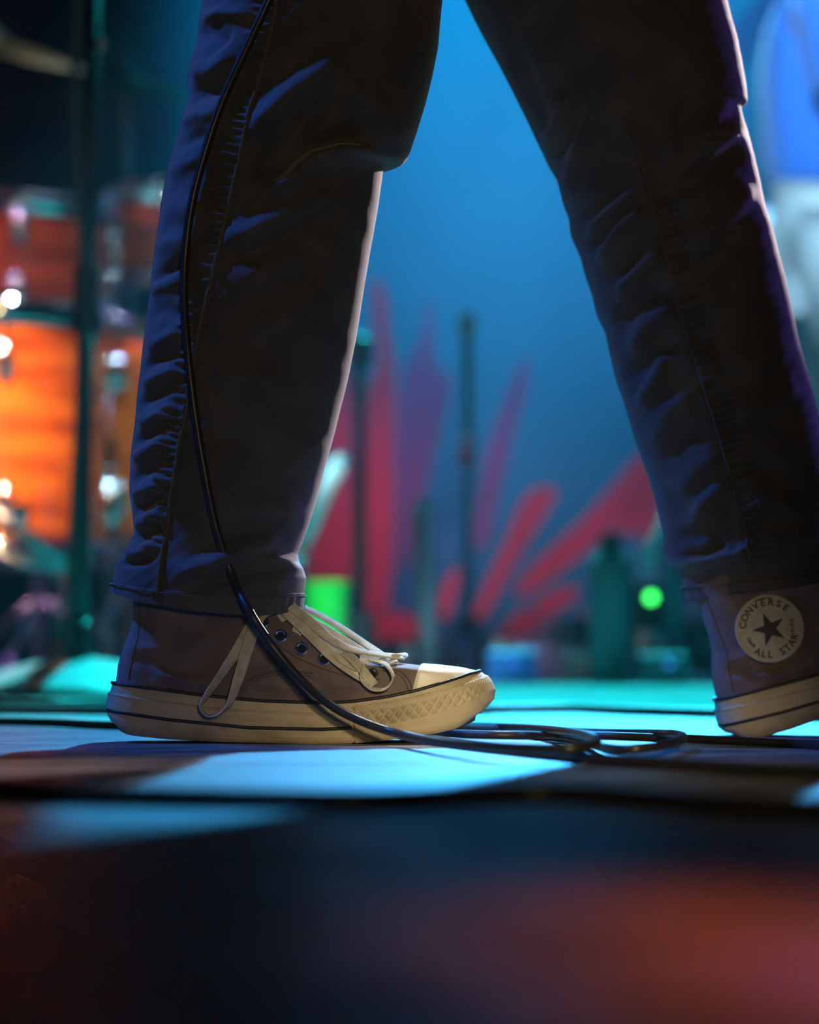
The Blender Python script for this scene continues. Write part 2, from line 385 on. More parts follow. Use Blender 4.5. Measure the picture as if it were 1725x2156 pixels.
def tri(x): return np.abs(((x) % 1.0)-0.5)*2
def fox_point(v, extra=0.0, detail=True):
    """ring of the foxing at height fraction v (0 bottom, 1 top)"""
    top = smooth_interp(PXL, FTOP); bot = smooth_interp(PXL, FBOT)
    py = bot+(top-bot)*v
    wt = np.clip((PNX-0.25)/0.75, 0, 1); wh = np.clip((-PNX-0.25)/0.75, 0, 1); ws = 1-wt-wh
    it = np.interp(v, [0, .12, .3, .55, .75, .9, 1], [36, 16, 3, 0, 7, 18, 30])
    ih = np.interp(v, [0, .1, .25, .5, .75, 1], [22, 9, 1, 1, 6, 11])
    iS = np.interp(v, [0, .06, .15, .6, .95, 1], [9, 4, 1, 0, 1.5, 3])
    inset = (it*wt+ih*wh+iS*ws)*S1
    disp = np.zeros_like(PXL)+extra
    if detail:
        l1 = interp(PXL, LINE1); l2 = interp(PXL, LINE2)
        side = (PXL < 744)
        disp += np.where(side & (py > l1), 0.0010, 0.0)
        disp += np.where(side & (np.abs(py-l1) < 2.2), 0.0006, 0)
        # fine diagonal ribbing on the strip between the thin line and the stripe
        rib = (tri((PXL+py*0.9)/6.0)-.5)*0.00035+(tri((PXL-py*0.9)/6.0)-.5)*0.00025
        disp += np.where(side & (py > l1+6) & (py < l2-5) & (PXL > 470), rib, 0)
        disp += np.where(side & (py > l2+6) & (PXL > 600), rib, 0)
        bt = interp(PXL, BTOP); bb = interp(PXL, BBOT); h = np.maximum(bb-bt, 1); nn = (py-bt)/h
        toe = (PXL >= 744)
        arc = np.minimum(PT, PT[-1]-PT)/S1
        disp += np.where(toe & (nn > 0), 0.0013, 0)
        disp += np.where(toe & (nn > .02) & (nn < .24), (tri((arc+py*1.2)/9.0)-.4)*0.0009, 0)
        u = arc/21.0; q = (nn-.27)/.60*2.0
        dia = np.maximum(0, 1-1.05*np.maximum(tri(u+q/2), tri(u-q/2)))
        fade = np.clip((1020-PXL)/60, 0, 1)
        disp += np.where(toe & (nn > .27) & (nn < .88), dia*0.0030*fade-0.0008*fade, 0)
        disp += np.where(toe & (nn > 1.02) & (nn < 1.6), (tri((arc-py*.5)/7.0)-.5)*0.0006, 0)
        disp += np.where((np.abs(PXL-744) < 2.6) & (py > 1492), -0.0022, 0)
    x = LX(PXL)+PNX*(disp-inset); y = PYL+PNY*(disp-inset); z = LZ(py)
    return np.stack([x, y, z], 1), py

HEEL = [(1180, 278), (1265, 272), (1310, 270), (1335, 263), (1365, 250), (1400, 239), (1430, 235), (1470, 236), (1505, 240)]
FRONT = [(1180, 578), (1225, 588), (1260, 598), (1290, 618), (1310, 650), (1330, 688), (1350, 722), (1370, 758), (1386, 795), (1397, 838), (1402, 880), (1406, 930), (1411, 970), (1418, 1000), (1430, 1014), (1450, 1018), (1505, 1018)]
WB = [(215, .026), (260, .031), (330, .0335), (450, .034), (600, .037), (750, .044), (850, .0455), (930, .043), (1000, .036), (1045, .03)]
def up_halfwidth(px, py):
    xh = smooth_interp(py, HEEL); xf = smooth_interp(py, FRONT, k=5)
    wb = smooth_interp(px, WB)
    shaft = np.clip((1420-py)/160, 0, 1); wb = wb*(1-shaft)+np.minimum(wb, .036)*shaft
    Lf = 125.0; Lh = 80.0
    a = np.clip((px-(xf-Lf))/Lf, 0, 1); b = np.clip(((xh+Lh)-px)/Lh, 0, 1)
    return wb*np.sqrt(np.clip(1-a**2.2, 0, 1))*np.sqrt(np.clip(1-b**2.2, 0, 1))

def polydist(X, Y, pts):
    """distance, signed side and arc fraction from grids X, Y to a polyline"""
    best = np.full(X.shape, 1e9); side = np.zeros(X.shape); arc = np.zeros(X.shape); s0 = 0.0
    for (x1, y1), (x2, y2) in zip(pts[:-1], pts[1:]):
        dx, dy = x2-x1, y2-y1; l = math.hypot(dx, dy)
        t = np.clip(((X-x1)*dx+(Y-y1)*dy)/(l*l), 0, 1)
        ex, ey = X-(x1+t*dx), Y-(y1+t*dy); d = np.hypot(ex, ey)
        m = d < best; best = np.where(m, d, best)
        side = np.where(m, np.sign(dx*ey-dy*ex), side); arc = np.where(m, s0+t*l, arc); s0 += l
    return best, side, arc, s0

def wrinkle(X, Y, pts, amp, wa, wb=None, taper=0.25):
    wb = wb or wa
    d, s, a, L = polydist(X, Y, pts)
    wd = np.where(s > 0, wa, wb); f = a/L
    env = np.clip(f/taper, 0, 1)*np.clip((1-f)/taper, 0, 1) if taper > 0 else 1.0
    env = env*env*(3-2*env) if taper > 0 else env
    return amp*np.exp(-(d/wd)**2)*env

UPW = [([(300, 1400), (345, 1425), (420, 1440), (500, 1440)], .0030, 14, 10), ([(262, 1385), (300, 1400), (330, 1440)], -.0020, 12, 12),
       ([(400, 1440), (470, 1420), (520, 1390)], .0026, 12, 16), ([(450, 1450), (560, 1440), (680, 1455)], .0016, 10, 12),
       ([(520, 1405), (600, 1400), (680, 1425), (740, 1440)], .0018, 14, 10), ([(540, 1380), (600, 1375), (650, 1395)], -.0016, 10, 10),
       ([(300, 1340), (400, 1350), (500, 1335)], .0015, 18, 18), ([(255, 1355), (300, 1365), (360, 1370)], .0014, 10, 10),
       ([(640, 1460), (720, 1440), (800, 1452)], .0016, 9, 9), ([(820, 1420), (845, 1435), (858, 1455)], .0018, 7, 7),
       ([(800, 1410), (840, 1405), (872, 1412)], .0012, 6, 6)]
def up_disp(px, py):
    h = np.zeros(np.broadcast(px, py).shape)
    for pts, a, wa, wb in UPW: h = h+wrinkle(px, py, pts, a*1.6, wa, wb)
    return h
def up_local(px, py, off=0.0, side=-1):
    """point on the canvas upper at side-view position (px, py), side -1 faces the camera side"""
    px = np.asarray(px, float); py = np.asarray(py, float)
    y = up_halfwidth(px, py)+up_disp(px, py)
    return np.array([float(LX(px)), side*float(y+off), float(LZ(py))])
def up_normal(px, py, side=-1):
    e = 3.0
    a = up_local(px+e, py, 0, side)-up_local(px-e, py, 0, side); b = up_local(px, py+e, 0, side)-up_local(px, py-e, 0, side)
    n = np.cross(a, b); n /= np.linalg.norm(n)
    return n if n[1]*side > 0 else -n

def make_sneaker(root, patch_side, loop=True):
    # rubber foxing
    rows = []
    for v in np.linspace(0, 1, 60): rows.append(fox_point(v)[0])
    inner = rows[-1].copy(); cx = inner[:, 0].mean()
    inner[:, 1] *= .80; inner[:, 0] = cx+(inner[:, 0]-cx)*.95; inner[:, 2] -= .002
    rows.append(inner)
    fox = grid('foxing', rows, M['rubber'], root, closed=True); recalc(fox)
    # outsole plate
    r0 = fox_point(0.03, -0.0006, False)[0]; r1 = fox_point(0, -0.0005, False)[0]
    rr = [r0, r1]
    for s in (.85, .6, .3, .05):
        q = r1.copy(); q[:, 1] *= s; m = q[:, 0].mean(); q[:, 0] = m+(q[:, 0]-m)*(0.96+0.04*s); q[:, 2] = LZ(smooth_interp(np.clip(q[:, 0]/S1+240, 205, 1055), FBOT))-.0002; rr.append(q)
    recalc(grid('outsole', rr, M['outsole'], root, closed=True))
    # black stripe, dark piping at the top edge
    sel = np.where(PXL < 742)[0]
    # order the ring so the stripe is contiguous (from toe bumper round the heel to toe bumper)
    start = [i for i in sel if ((i-1) % len(PXL)) not in set(sel)][0]
    order = [(start+j) % len(PXL) for j in range(len(sel))]
    top = smooth_interp(PXL, FTOP); bot = smooth_interp(PXL, FBOT)
    def strip(name, line, half, off, m):
        cols = []
        for dv in (-1, -.8, .8, 1):
            py = interp(PXL, line)+dv*half; v = np.clip((bot-py)/(bot-top), 0, 1)
            wt = np.clip((PNX-0.25)/0.75, 0, 1); wh = np.clip((-PNX-0.25)/0.75, 0, 1); ws = 1-wt-wh
            inset = (np.interp(v, [0, .1, .25, .5, .75, 1], [22, 9, 1, 1, 6, 11])*wh+np.interp(v, [0, .06, .15, .6, .95, 1], [9, 4, 1, 0, 1.5, 3])*ws)*S1
            d = (off if abs(dv) < .9 else -0.0006)-inset
            cols.append(np.stack([LX(PXL)+PNX*d, PYL+PNY*d, LZ(py)], 1)[order])
        return recalc(grid(name, np.array(cols), m, root))
    strip('stripe', LINE2, 4.2, 0.0016, M['stripe'])
    ring = fox_point(1.0, 0.0002, False)[0][::3]
    tube('edge_piping', ring, 0.0013, M['stripe'], root, 8, True)
    # canvas upper, horizontal slices
    fr = np.array([(x, y) for y, x in FRONT], float)
    pys = []
    for (xa, ya), (xb, yb) in zip(fr[:-1], fr[1:]):
        n = max(2, int(math.hypot(xb-xa, (yb-ya))/5)); pys += list(np.linspace(ya, yb, n, endpoint=False))
    pys.append(1505.0); pys = np.array(pys)
    ph = np.linspace(0, 2*PI, 160, endpoint=False); rows = []
    for py in pys:
        xh = float(smooth_interp(py, HEEL)); xf = float(smooth_interp(py, FRONT, k=5))
        px = (xh+xf)/2-(xf-xh)/2*np.cos(ph)
        yw = up_halfwidth(px, np.full_like(px, py)); yw = yw+up_disp(px, py)*np.minimum(1, yw/.02)
        rows.append(np.stack([LX(px), -np.sign(np.sin(ph))*yw, np.full_like(px, float(LZ(py)))], 1))
    # a thick collar rolling in at the top
    t0 = rows[0]; inn = t0.copy(); m = t0.mean(0); inn[:, :2] = m[:2]+(t0[:, :2]-m[:2])*.93; low = inn.copy(); low[:, 2] -= .05
    upper = grid('canvas_upper', [low, inn]+rows, M['canvas'], root, closed=True); recalc(upper)
    # toe cap
    st = []
    for f in np.linspace(0, 1, 40):
        col = []
        for a in np.linspace(-PI/2, PI/2, 61):
            s = abs(math.sin(a)); c = math.cos(a)
            back = 871+14*c-3*s; px = back+(1017.0-back)*f
            ztop = np.interp(px, [t[1] for t in FRONT[10:]], [t[0] for t in FRONT[10:]]); zf = float(smooth_interp(px, FTOP))+6
            py = zf+(ztop-zf)*c**0.8
            y = float(up_halfwidth(np.array(px), np.array(py)))
            off = 0.0016*min(1, f/.04)
            col.append((float(LX(px))+off*f, math.copysign(y+off*s, math.sin(a)), float(LZ(py))+off*c))
        st.append(col)
    recalc(grid('toe_cap', st, M['cap'], root))
    # eyelets and stitching on both sides
    EY = [(553, 1311), (591, 1340), (636, 1366), (684, 1388), (733, 1405), (783, 1420)]
    for side in (-1, 1):
        for (ex, ey) in EY:
            p = up_local(ex, ey, 0.0008, side); n = up_normal(ex, ey, side)
            q = Vector(n).to_track_quat('Z', 'Y')
            o = lathe('eyelet', [(.0026, -.0012), (.0030, .0006), (.0040, .0013), (.0050, .0006), (.0052, -.0010)], M['eyelet'], root, 20, p, q.to_euler())
            o2 = lathe('eyelet_hole', [(.0001, .0001), (.0030, .0001), (.0030, -.0006)], M['hole'], o, 12)
        def seam(pts, r, m, name, off):
            pp = catmull([(a, b, 0) for a, b in pts], 10)
            tube(name, [up_local(a, b, off, side) for a, b, _ in pp], r, m, root, 6)
        seam([(500, 1462), (512, 1444), (545, 1424), (600, 1414), (660, 1418)], .0008, M['thread'], 'seam_stitching', .0004)
        seam([(505, 1464), (518, 1449), (550, 1430), (602, 1420), (655, 1424)], .0005, M['thread'], 'seam_stitching', .0002)
        seam([(530, 1318), (575, 1350), (625, 1385), (690, 1412), (760, 1430), (800, 1430)], .0006, M['thread'], 'seam_stitching', .0002)
        seam([(812, 1408), (838, 1412), (858, 1428), (868, 1450)], .0007, M['thread'], 'seam_stitching', .0003)
        seam([(806, 1412), (832, 1417), (850, 1430), (860, 1452)], .0005, M['thread'], 'seam_stitching', .0002)
        # heel strip
        seam([(292, 1200), (290, 1290), (288, 1340), (276, 1390), (268, 1432)], .0006, M['thread'], 'seam_stitching', .0002)
    # laces: offsets in mm above the canvas (or above the instep ridge where the strand runs past it)
    def lp(pts): return [(float(LX(a)), c*.001, float(LZ(b))) for a, b, c in pts]
    def on(pts):
        out = []
        for a, b, off in pts:
            xf = float(smooth_interp(b, FRONT, k=5))
            if a < xf-4: out.append(up_local(a, b, off*.001, -1)+np.array([off*.0004, 0, off*.0005]))
            else: out.append(np.array([float(LX(a))+.0004*off, -.006, float(LZ(b))+.0006*off]))
        return out
    W = .0092; T = .0014
    bars = [(553, 1311), (591, 1340), (636, 1366), (684, 1388), (733, 1405)]
    for (a, b), (a2, b2) in zip(bars[:-1], bars[1:]):       # criss-cross over the tongue
        for sd in (-1, 1):
            p0 = up_local(a+34, b-8, .0006, sd); p3 = up_local(a2+34, b2-6, .0006, -sd)
            xm = (a+a2)/2+52
            zt = np.interp(xm, [t[1] for t in FRONT], [t[0] for t in FRONT])
            pm_ = np.array([float(LX(xm)), 0, float(LZ(zt))+.0015+.0006*sd])
            ribbon('lace', [p0, p0*.5+pm_*.5+np.array([.002, sd*.007, .003]), pm_, p3*.5+pm_*.5+np.array([.002, -sd*.007, .003]), p3], W*.85, T, (0.80, 0.0, -0.55), M['lace'], root)
    ribbon('lace', on([(606, 1284, 3), (640, 1310, 4), (684, 1336, 5), (730, 1364, 5), (772, 1388, 4), (806, 1400, 3)]), W, T, (0.35, 0.75, 0.5), M['lace'], root)
    ribbon('lace', on([(588, 1286, 5), (618, 1314, 5), (654, 1348, 5), (692, 1383, 4), (734, 1416, 4), (774, 1446, 4)]), W, T, [(.3, .5, .6), (.4, .3, .7), (.5, .3, .7), (.5, .3, .7), (.3, .5, .6), (.1, .9, .3)], M['lace'], root)
    ribbon('lace', on([(596, 1284, 8), (640, 1320, 9), (682, 1356, 9), (726, 1379, 9), (780, 1392, 10), (836, 1397, 9)]), W*.85, T*1.2, [(.3, .5, .6), (.4, .4, .6), (.3, .6, .6), (.1, .8, .5), (0, .9, .3), (0, .9, .3)], M['lace'], root)
    tube('aglet', on([(818, 1396.5, 9.5), (844, 1396.5, 9)]), .0022, M['lace'], root, 8)
    ribbon('lace', on([(760, 1408, 5), (756, 1438, 6), (777, 1460, 7), (804, 1460, 8), (819, 1438, 8), (808, 1412, 7), (786, 1400, 6)]), W*.85, T, (0.15, 1.0, 0.25), M['lace'], root)
    ribbon('lace', on([(630, 1290, 6), (668, 1306, 5), (716, 1334, 5), (764, 1366, 5), (806, 1392, 4), (824, 1402, 3)]), W, T, (0.3, 0.85, 0.3), M['lace'], root)
    ribbon('lace', on([(612, 1308, 3), (648, 1334, 4), (684, 1360, 5), (716, 1392, 4), (752, 1412, 4)]), W*.9, T, (0.45, 0.45, 0.6), M['lace'], root)
    ribbon('lace', lp([(640, 1308, 10), (700, 1334, 14), (760, 1368, 16), (806, 1392, 14)]), W, T, (0.3, 0.85, -0.3), M['lace'], root)
    ribbon('lace', on([(712, 1376, 5), (738, 1398, 6), (762, 1426, 6), (782, 1452, 6)]), W*.8, T, (0.6, 0.4, 0.5), M['lace'], root)
    if loop: ribbon('lace', lp([(553, 1304, -38), (533, 1318, -44), (507, 1362, -49), (474, 1412, -51), (440, 1462, -52), (426, 1486, -53), (438, 1505, -54), (462, 1503, -55), (487, 1478, -55), (505, 1428, -53), (522, 1370, -51), (537, 1326, -47), (556, 1306, -39)]),
           W, T*.9, [(.5, .1, .6), (.8, .2, .3), (.85, .35, .3), (.75, .6, .3), (.5, .85, .1), (0.1, 1, 0), (0, 1, .1), (0, 1, .1), (.5, .85, .2), (.75, .6, .2), (.9, .4, .2), (.85, .3, .4), (.5, .1, .6)], M['lace'], root)
    ribbon('lace', on([(540, 1314, 5), (556, 1298, 5), (574, 1290, 6), (592, 1286, 7)]), W*.8, T, (0.2, .5, .6), M['lace'], root)
    # round ankle patch on the inner side
    cx_, cy_ = 393, 1331; R = .0272
    n = Vector(up_normal(cx_, cy_, patch_side)); n = Vector((0, patch_side, 0)).lerp(n, .5).normalized()
    base = Vector(up_local(cx_, cy_, 0.0015, patch_side))
    zax = n; xax = Vector((1, 0, 0)) if patch_side < 0 else Vector((-1, 0, 0)); xax = (xax-zax*xax.dot(zax)).normalized(); yax = zax.cross(xax)
    patch = lathe('ankle_patch', [(.0001, .0008), (R*.93, .0008), (R*.94, .0014), (R, .0013), (R*1.01, -.002)], M['patch'], root, 64)
    patch.matrix_local = Matrix(((xax.x, yax.x, zax.x, base.x), (xax.y, yax.y, zax.y, base.y), (xax.z, yax.z, zax.z, base.z), (0, 0, 0, 1)))
    patch['label'] = 'round cream ankle patch with dark star and lettering'
    vs = []; 
    for i in range(10):
        r = (.0140 if i % 2 == 0 else .0052); a = PI/2+i*PI/5
        vs.append((r*math.cos(a), r*math.sin(a)-.0005, .0010))
    vs2 = [(x, y, .0017) for x, y, z in vs]; allv = vs+vs2+[(0, -.0005, .0021)]
    ff = [(i, (i+1) % 10, 10+(i+1) % 10, 10+i) for i in range(10)]+[(10+i, 10+(i+1) % 10, 20) for i in range(10)]
    mk('star', allv, ff, M['print'], patch, smooth=False)
    def letters(txt, a0, step, rad, size, outward, name='lettering'):
        vv, fc = [], []
        for i, ch in enumerate(txt):
            if ch == ' ': continue
            cu = bpy.data.curves.new('glyph', 'FONT'); cu.body = ch; cu.size = size; cu.align_x = 'CENTER'; cu.align_y = 'CENTER'; cu.extrude = .0002; cu.offset = .00018
            ob = bpy.data.objects.new('glyph', cu); C.objects.link(ob)
            dg = bpy.context.evaluated_depsgraph_get(); me = bpy.data.meshes.new_from_object(ob.evaluated_get(dg))
            a = math.radians(a0+step*i); rot = (a-PI/2) if outward else (a+PI/2)
            c, s = math.cos(rot), math.sin(rot); o0 = len(vv)
            for v in me.vertices:
                vv.append((rad*math.cos(a)+c*v.co.x-s*v.co.y, rad*math.sin(a)+s*v.co.x+c*v.co.y, v.co.z+.0010))
            fc += [tuple(o0+k for k in p.vertices) for p in me.polygons]
            bpy.data.objects.remove(ob); bpy.data.curves.remove(cu); bpy.data.meshes.remove(me)
        return mk(name, vv, fc, M['print'], patch, smooth=False)
    letters('CONVERSE', 151, -17.3, .0210, .0078, True)
    letters('ALL STAR', 221, 14.0, .0210, .0078, False)
    letters('Chuck', 185, 5.5, .0185, .0038, False)
    letters('Taylor', -1, -6.5, .0185, .0038, True)
    return root

sn = empty('sneaker', ((240-862.5)*S1, 2.2, 0.0))
make_sneaker(sn, 1)
tag(sn, 'worn taupe canvas sneaker planted on the stage with white toe cap and loose laces', 'sneaker', 'sneakers worn by the striding performer')
sn2 = empty('sneaker', (.2668, 2.34, -.0121+.0006))
make_sneaker(sn2, -1, False)
sn2.rotation_euler = (0, -math.radians(22), 0)
tag(sn2, 'dark canvas sneaker with round star ankle patch, toe raised off the stage', 'sneaker', 'sneakers worn by the striding performer')

# ------------------------------------------------------------------ bodies (skin modifier)
def skin_mesh(name, nodes, edges, m, parent, sub=2, root=0):
    """nodes: list of (co, radius or (rx, ry))"""
    me = bpy.data.meshes.new(name); me.from_pydata([tuple(n[0]) for n in nodes], edges, [])
    o = bpy.data.objects.new(name, me); C.objects.link(o)
    sk = o.modifiers.new('skin', 'SKIN'); sk.use_smooth_shade = True
    lay = me.skin_vertices[0].data if len(me.skin_vertices) else None
    if lay is None:
        bm = bmesh.new(); bm.from_mesh(me); bm.verts.layers.skin.verify(); bm.to_mesh(me); bm.free(); lay = me.skin_vertices[0].data
    for i, n in enumerate(nodes):
        r = n[1]; lay[i].radius = (r, r) if np.isscalar(r) else r
        lay[i].use_root = (i == root)
    ss = o.modifiers.new('sub', 'SUBSURF'); ss.levels = sub; ss.render_levels = sub
    dg = bpy.context.evaluated_depsgraph_get(); ev = o.evaluated_get(dg)
    me2 = bpy.data.meshes.new_from_object(ev); bpy.data.objects.remove(o); bpy.data.meshes.remove(me)
    me2.name = name; me2.materials.clear(); me2.materials.append(m)
    me2.polygons.foreach_set('use_smooth', [True]*len(me2.polygons))
    return link(name, me2, parent)

class Sk:
    def __init__(s): s.n = []; s.e = []
    def add(s, co, r, par=None):
        s.n.append((Vector(co), r)); i = len(s.n)-1
        if par is not None: s.e.append((par, i))
        return i
    def chain(s, par, pts):
        for co, r in pts: par = s.add(co, r, par)
        return par

def add_hand(sk, wrist_i, wrist, d, palm_side):
    """palm and five curled fingers; d forward direction, palm_side the direction the thumb leaves to"""
    d = Vector(d).normalized(); t = Vector(palm_side); t = (t-d*t.dot(d)).normalized(); n = d.cross(t)
    w = Vector(wrist)
    palm = sk.add(w+d*.045, (.030, .016), wrist_i)
    for k, (off, ln) in enumerate(((.027, .070), (.009, .078), (-.009, .073), (-.026, .058))):
        b = w+d*.085+t*off
        sk.chain(palm, [(b, .0095), (b+d*ln*.45+n*.008, .0085), (b+d*ln*.72+n*.030, .0078), (b+d*ln*.78+n*.050, .006)])
    b = w+d*.030+t*.036
    sk.chain(palm, [(b, .012), (b+d*.028+t*.020+n*.006, .0095), (b+d*.052+t*.024+n*.020, .0075)])

def make_body(J, parent, name='body'):
    sk = Sk(); r = sk.add(J['pelvis'], (.12, .095))
    ch = sk.chain(r, [(J['belly'], (.125, .095)), (J['chest'], (.14, .10)), (J['neckbase'], (.07, .06))])
    nk = sk.chain(ch, [(J['neck'], .052), (J['head'], (.078, .085)), (J['head2'], (.080, .092)), (J['crown'], (.05, .06))])
    fwd = Vector(J['fwd'])
    hd = len(sk.n)-3
    sk.add(Vector(J['head'])+fwd*.105, .012, hd)                        # nose
    for s in ('R', 'L'):
        e = sk.chain(ch-0, [(J['shoulder'+s], .058), (J['elbow'+s], .043), (J['wrist'+s], .027)])
        add_hand(sk, e, J['wrist'+s], J['hand'+s], (0, 0, 1))
        sk.chain(r, [(J['hip'+s], .062), (J['knee'+s], .048), (J['calf'+s], .045), (J['ankle'+s], .034), (J['toe'+s], .018)])
    return skin_mesh(name, sk.n, sk.e, M['skin'], parent)

def face_parts(J, parent):
    fwd = Vector(J['fwd']).normalized(); side = Vector((0, 0, 1)).cross(fwd)
    h = Vector(J['head2'])
    for s in (-1, 1):
        p = h+fwd*.080+side*s*.033+Vector((0, 0, -.012))
        o = lathe('eye', [(.0001, -.011), (.008, -.007), (.011, 0), (.008, .007), (.0001, .011)], M['drumhead'], parent, 12, p)
        p2 = h+side*s*.086+Vector((0, 0, -.02))
        lathe('ear', [(.0001, -.034), (.012, -.022), (.016, 0), (.013, .022), (.0001, .034)], M['skin'], parent, 12, p2)
    m_ = Vector(J['head'])+fwd*.088+Vector((0, 0, -.045))
    tube('mouth', [m_-side*.025, m_+fwd*.004, m_+side*.025], .006, M['red_paint'], parent, 8)
    # hair cap
    sk = Sk(); a = sk.add(h+Vector((0, 0, .035))-fwd*.012, (.092, .100)); sk.chain(a, [(h+Vector((0, 0, .085))-fwd*.015, (.072, .08))]); sk.chain(a, [(h-fwd*.055+Vector((0, 0, -.03)), (.07, .05)), (h-fwd*.06+Vector((0, 0, -.10)), (.05, .035))])
    skin_mesh('hair', sk.n, sk.e, M['hair'], parent)

# ------------------------------------------------------------------ performer
perf = empty('person', (0.0, 0.0, 0.0))
tag(perf, 'performer striding across the stage in dark wrinkled trousers, seen from the thighs down', 'person')
JP = dict(pelvis=(.05, 2.28, .95), belly=(.04, 2.28, 1.10), chest=(.03, 2.28, 1.32), neckbase=(.03, 2.28, 1.46), neck=(.04, 2.28, 1.54), head=(.06, 2.28, 1.62),
          head2=(.06, 2.28, 1.68), crown=(.05, 2.28, 1.76), fwd=(1, 0, 0),
          shoulderR=(.02, 2.10, 1.42), elbowR=(-.03, 2.02, 1.16), wristR=(.18, 2.06, 1.06), handR=(1, .2, -.1),
          shoulderL=(.03, 2.46, 1.42), elbowL=(.12, 2.54, 1.18), wristL=(.36, 2.50, 1.20), handL=(1, -.2, .2),
          hipR=(.01, 2.225, .86), kneeR=(-.09, 2.20, .47), calfR=(-.128, 2.20, .34), ankleR=(-.155, 2.20, .11), toeR=(-.085, 2.20, .045),
          hipL=(.075, 2.335, .86), kneeL=(.205, 2.355, .50), calfL=(.245, 2.355, .36), ankleL=(.315, 2.345, .125), toeL=(.385, 2.345, .085))
make_body(JP, perf); face_parts(JP, perf)
sk = Sk(); r = sk.add((.05, 2.28, .90), (.165, .135)); ch = sk.chain(r, [((.04, 2.28, 1.10), (.155, .125)), ((.03, 2.28, 1.32), (.165, .125)), ((.03, 2.28, 1.45), (.09, .08))])
for s in ('R', 'L'):
    a = Vector(JP['shoulder'+s]); b = Vector(JP['elbow'+s]); sk.chain(ch, [(a, .078), (a.lerp(b, .75), .066)])
skin_mesh('shirt', sk.n, sk.e, M['shirt_dark'], perf)

RL = [(-600, 520), (-450, 495), (-300, 465), (-150, 430), (0, 405), (40, 402), (80, 388), (110, 380), (140, 378), (170, 385), (200, 372), (240, 362), (280, 350), (330, 335), (400, 322), (450, 316), (500, 309), (555, 301), (580, 300), (640, 291), (700, 284), (760, 277), (820, 270), (880, 265), (930, 258), (990, 254), (1030, 254), (1060, 258), (1090, 262), (1115, 264), (1135, 254), (1160, 238), (1180, 227), (1200, 221), (1240, 218), (1300, 216)]
RR = [(-600, 1060), (-450, 1010), (-300, 970), (-150, 945), (0, 930), (60, 925), (120, 913), (180, 898), (240, 880), (280, 866), (298, 859), (308, 852), (314, 840), (318, 820), (320, 806), (345, 803), (400, 795), (460, 785), (520, 774), (580, 764), (640, 755), (700, 745), (760, 733), (820, 719), (880, 704), (940, 688), (1000, 672), (1050, 658), (1100, 643), (1140, 628), (1160, 619), (1180, 623), (1195, 632), (1215, 638), (1240, 634), (1260, 630), (1300, 626)]
LLf = [(-600, 830), (-450, 850), (-300, 880), (-150, 930), (0, 1003), (50, 1030), (100, 1057), (150, 1084), (200, 1108), (250, 1132), (290, 1152), (320, 1165), (350, 1183), (400, 1196), (430, 1208), (470, 1212), (520, 1235), (560, 1245), (600, 1259), (640, 1268), (680, 1288), (720, 1295), (780, 1310), (840, 1330), (900, 1348), (960, 1368), (1000, 1383), (1040, 1395), (1080, 1405), (1120, 1413), (1160, 1412), (1180, 1418), (1195, 1428), (1207, 1446), (1215, 1452), (1240, 1455), (1290, 1462)]
LRt = [(-600, 1385), (-450, 1435), (-300, 1480), (-150, 1525), (0, 1560), (40, 1572), (80, 1580), (120, 1588), (160, 1594), (183, 1595), (187, 1590), (190, 1581), (200, 1582), (250, 1597), (300, 1610), (350, 1622), (400, 1632), (450, 1648), (500, 1661), (560, 1677), (620, 1690), (680, 1703), (740, 1718), (800, 1735), (900, 1760), (1000, 1785), (1100, 1800), (1180, 1812), (1290, 1826)]
SEAM_R = [(622, -200), (583, 0), (560, 110), (520, 260), (478, 440), (440, 600), (412, 720), (390, 850), (370, 960), (350, 1080), (335, 1180), (328, 1262)]
SEAM_L = [(1205, -200), (1250, 0), (1300, 190), (1345, 320), (1400, 520), (1440, 680), (1500, 860), (1550, 1030), (1575, 1130), (1588, 1230)]
mm = .001
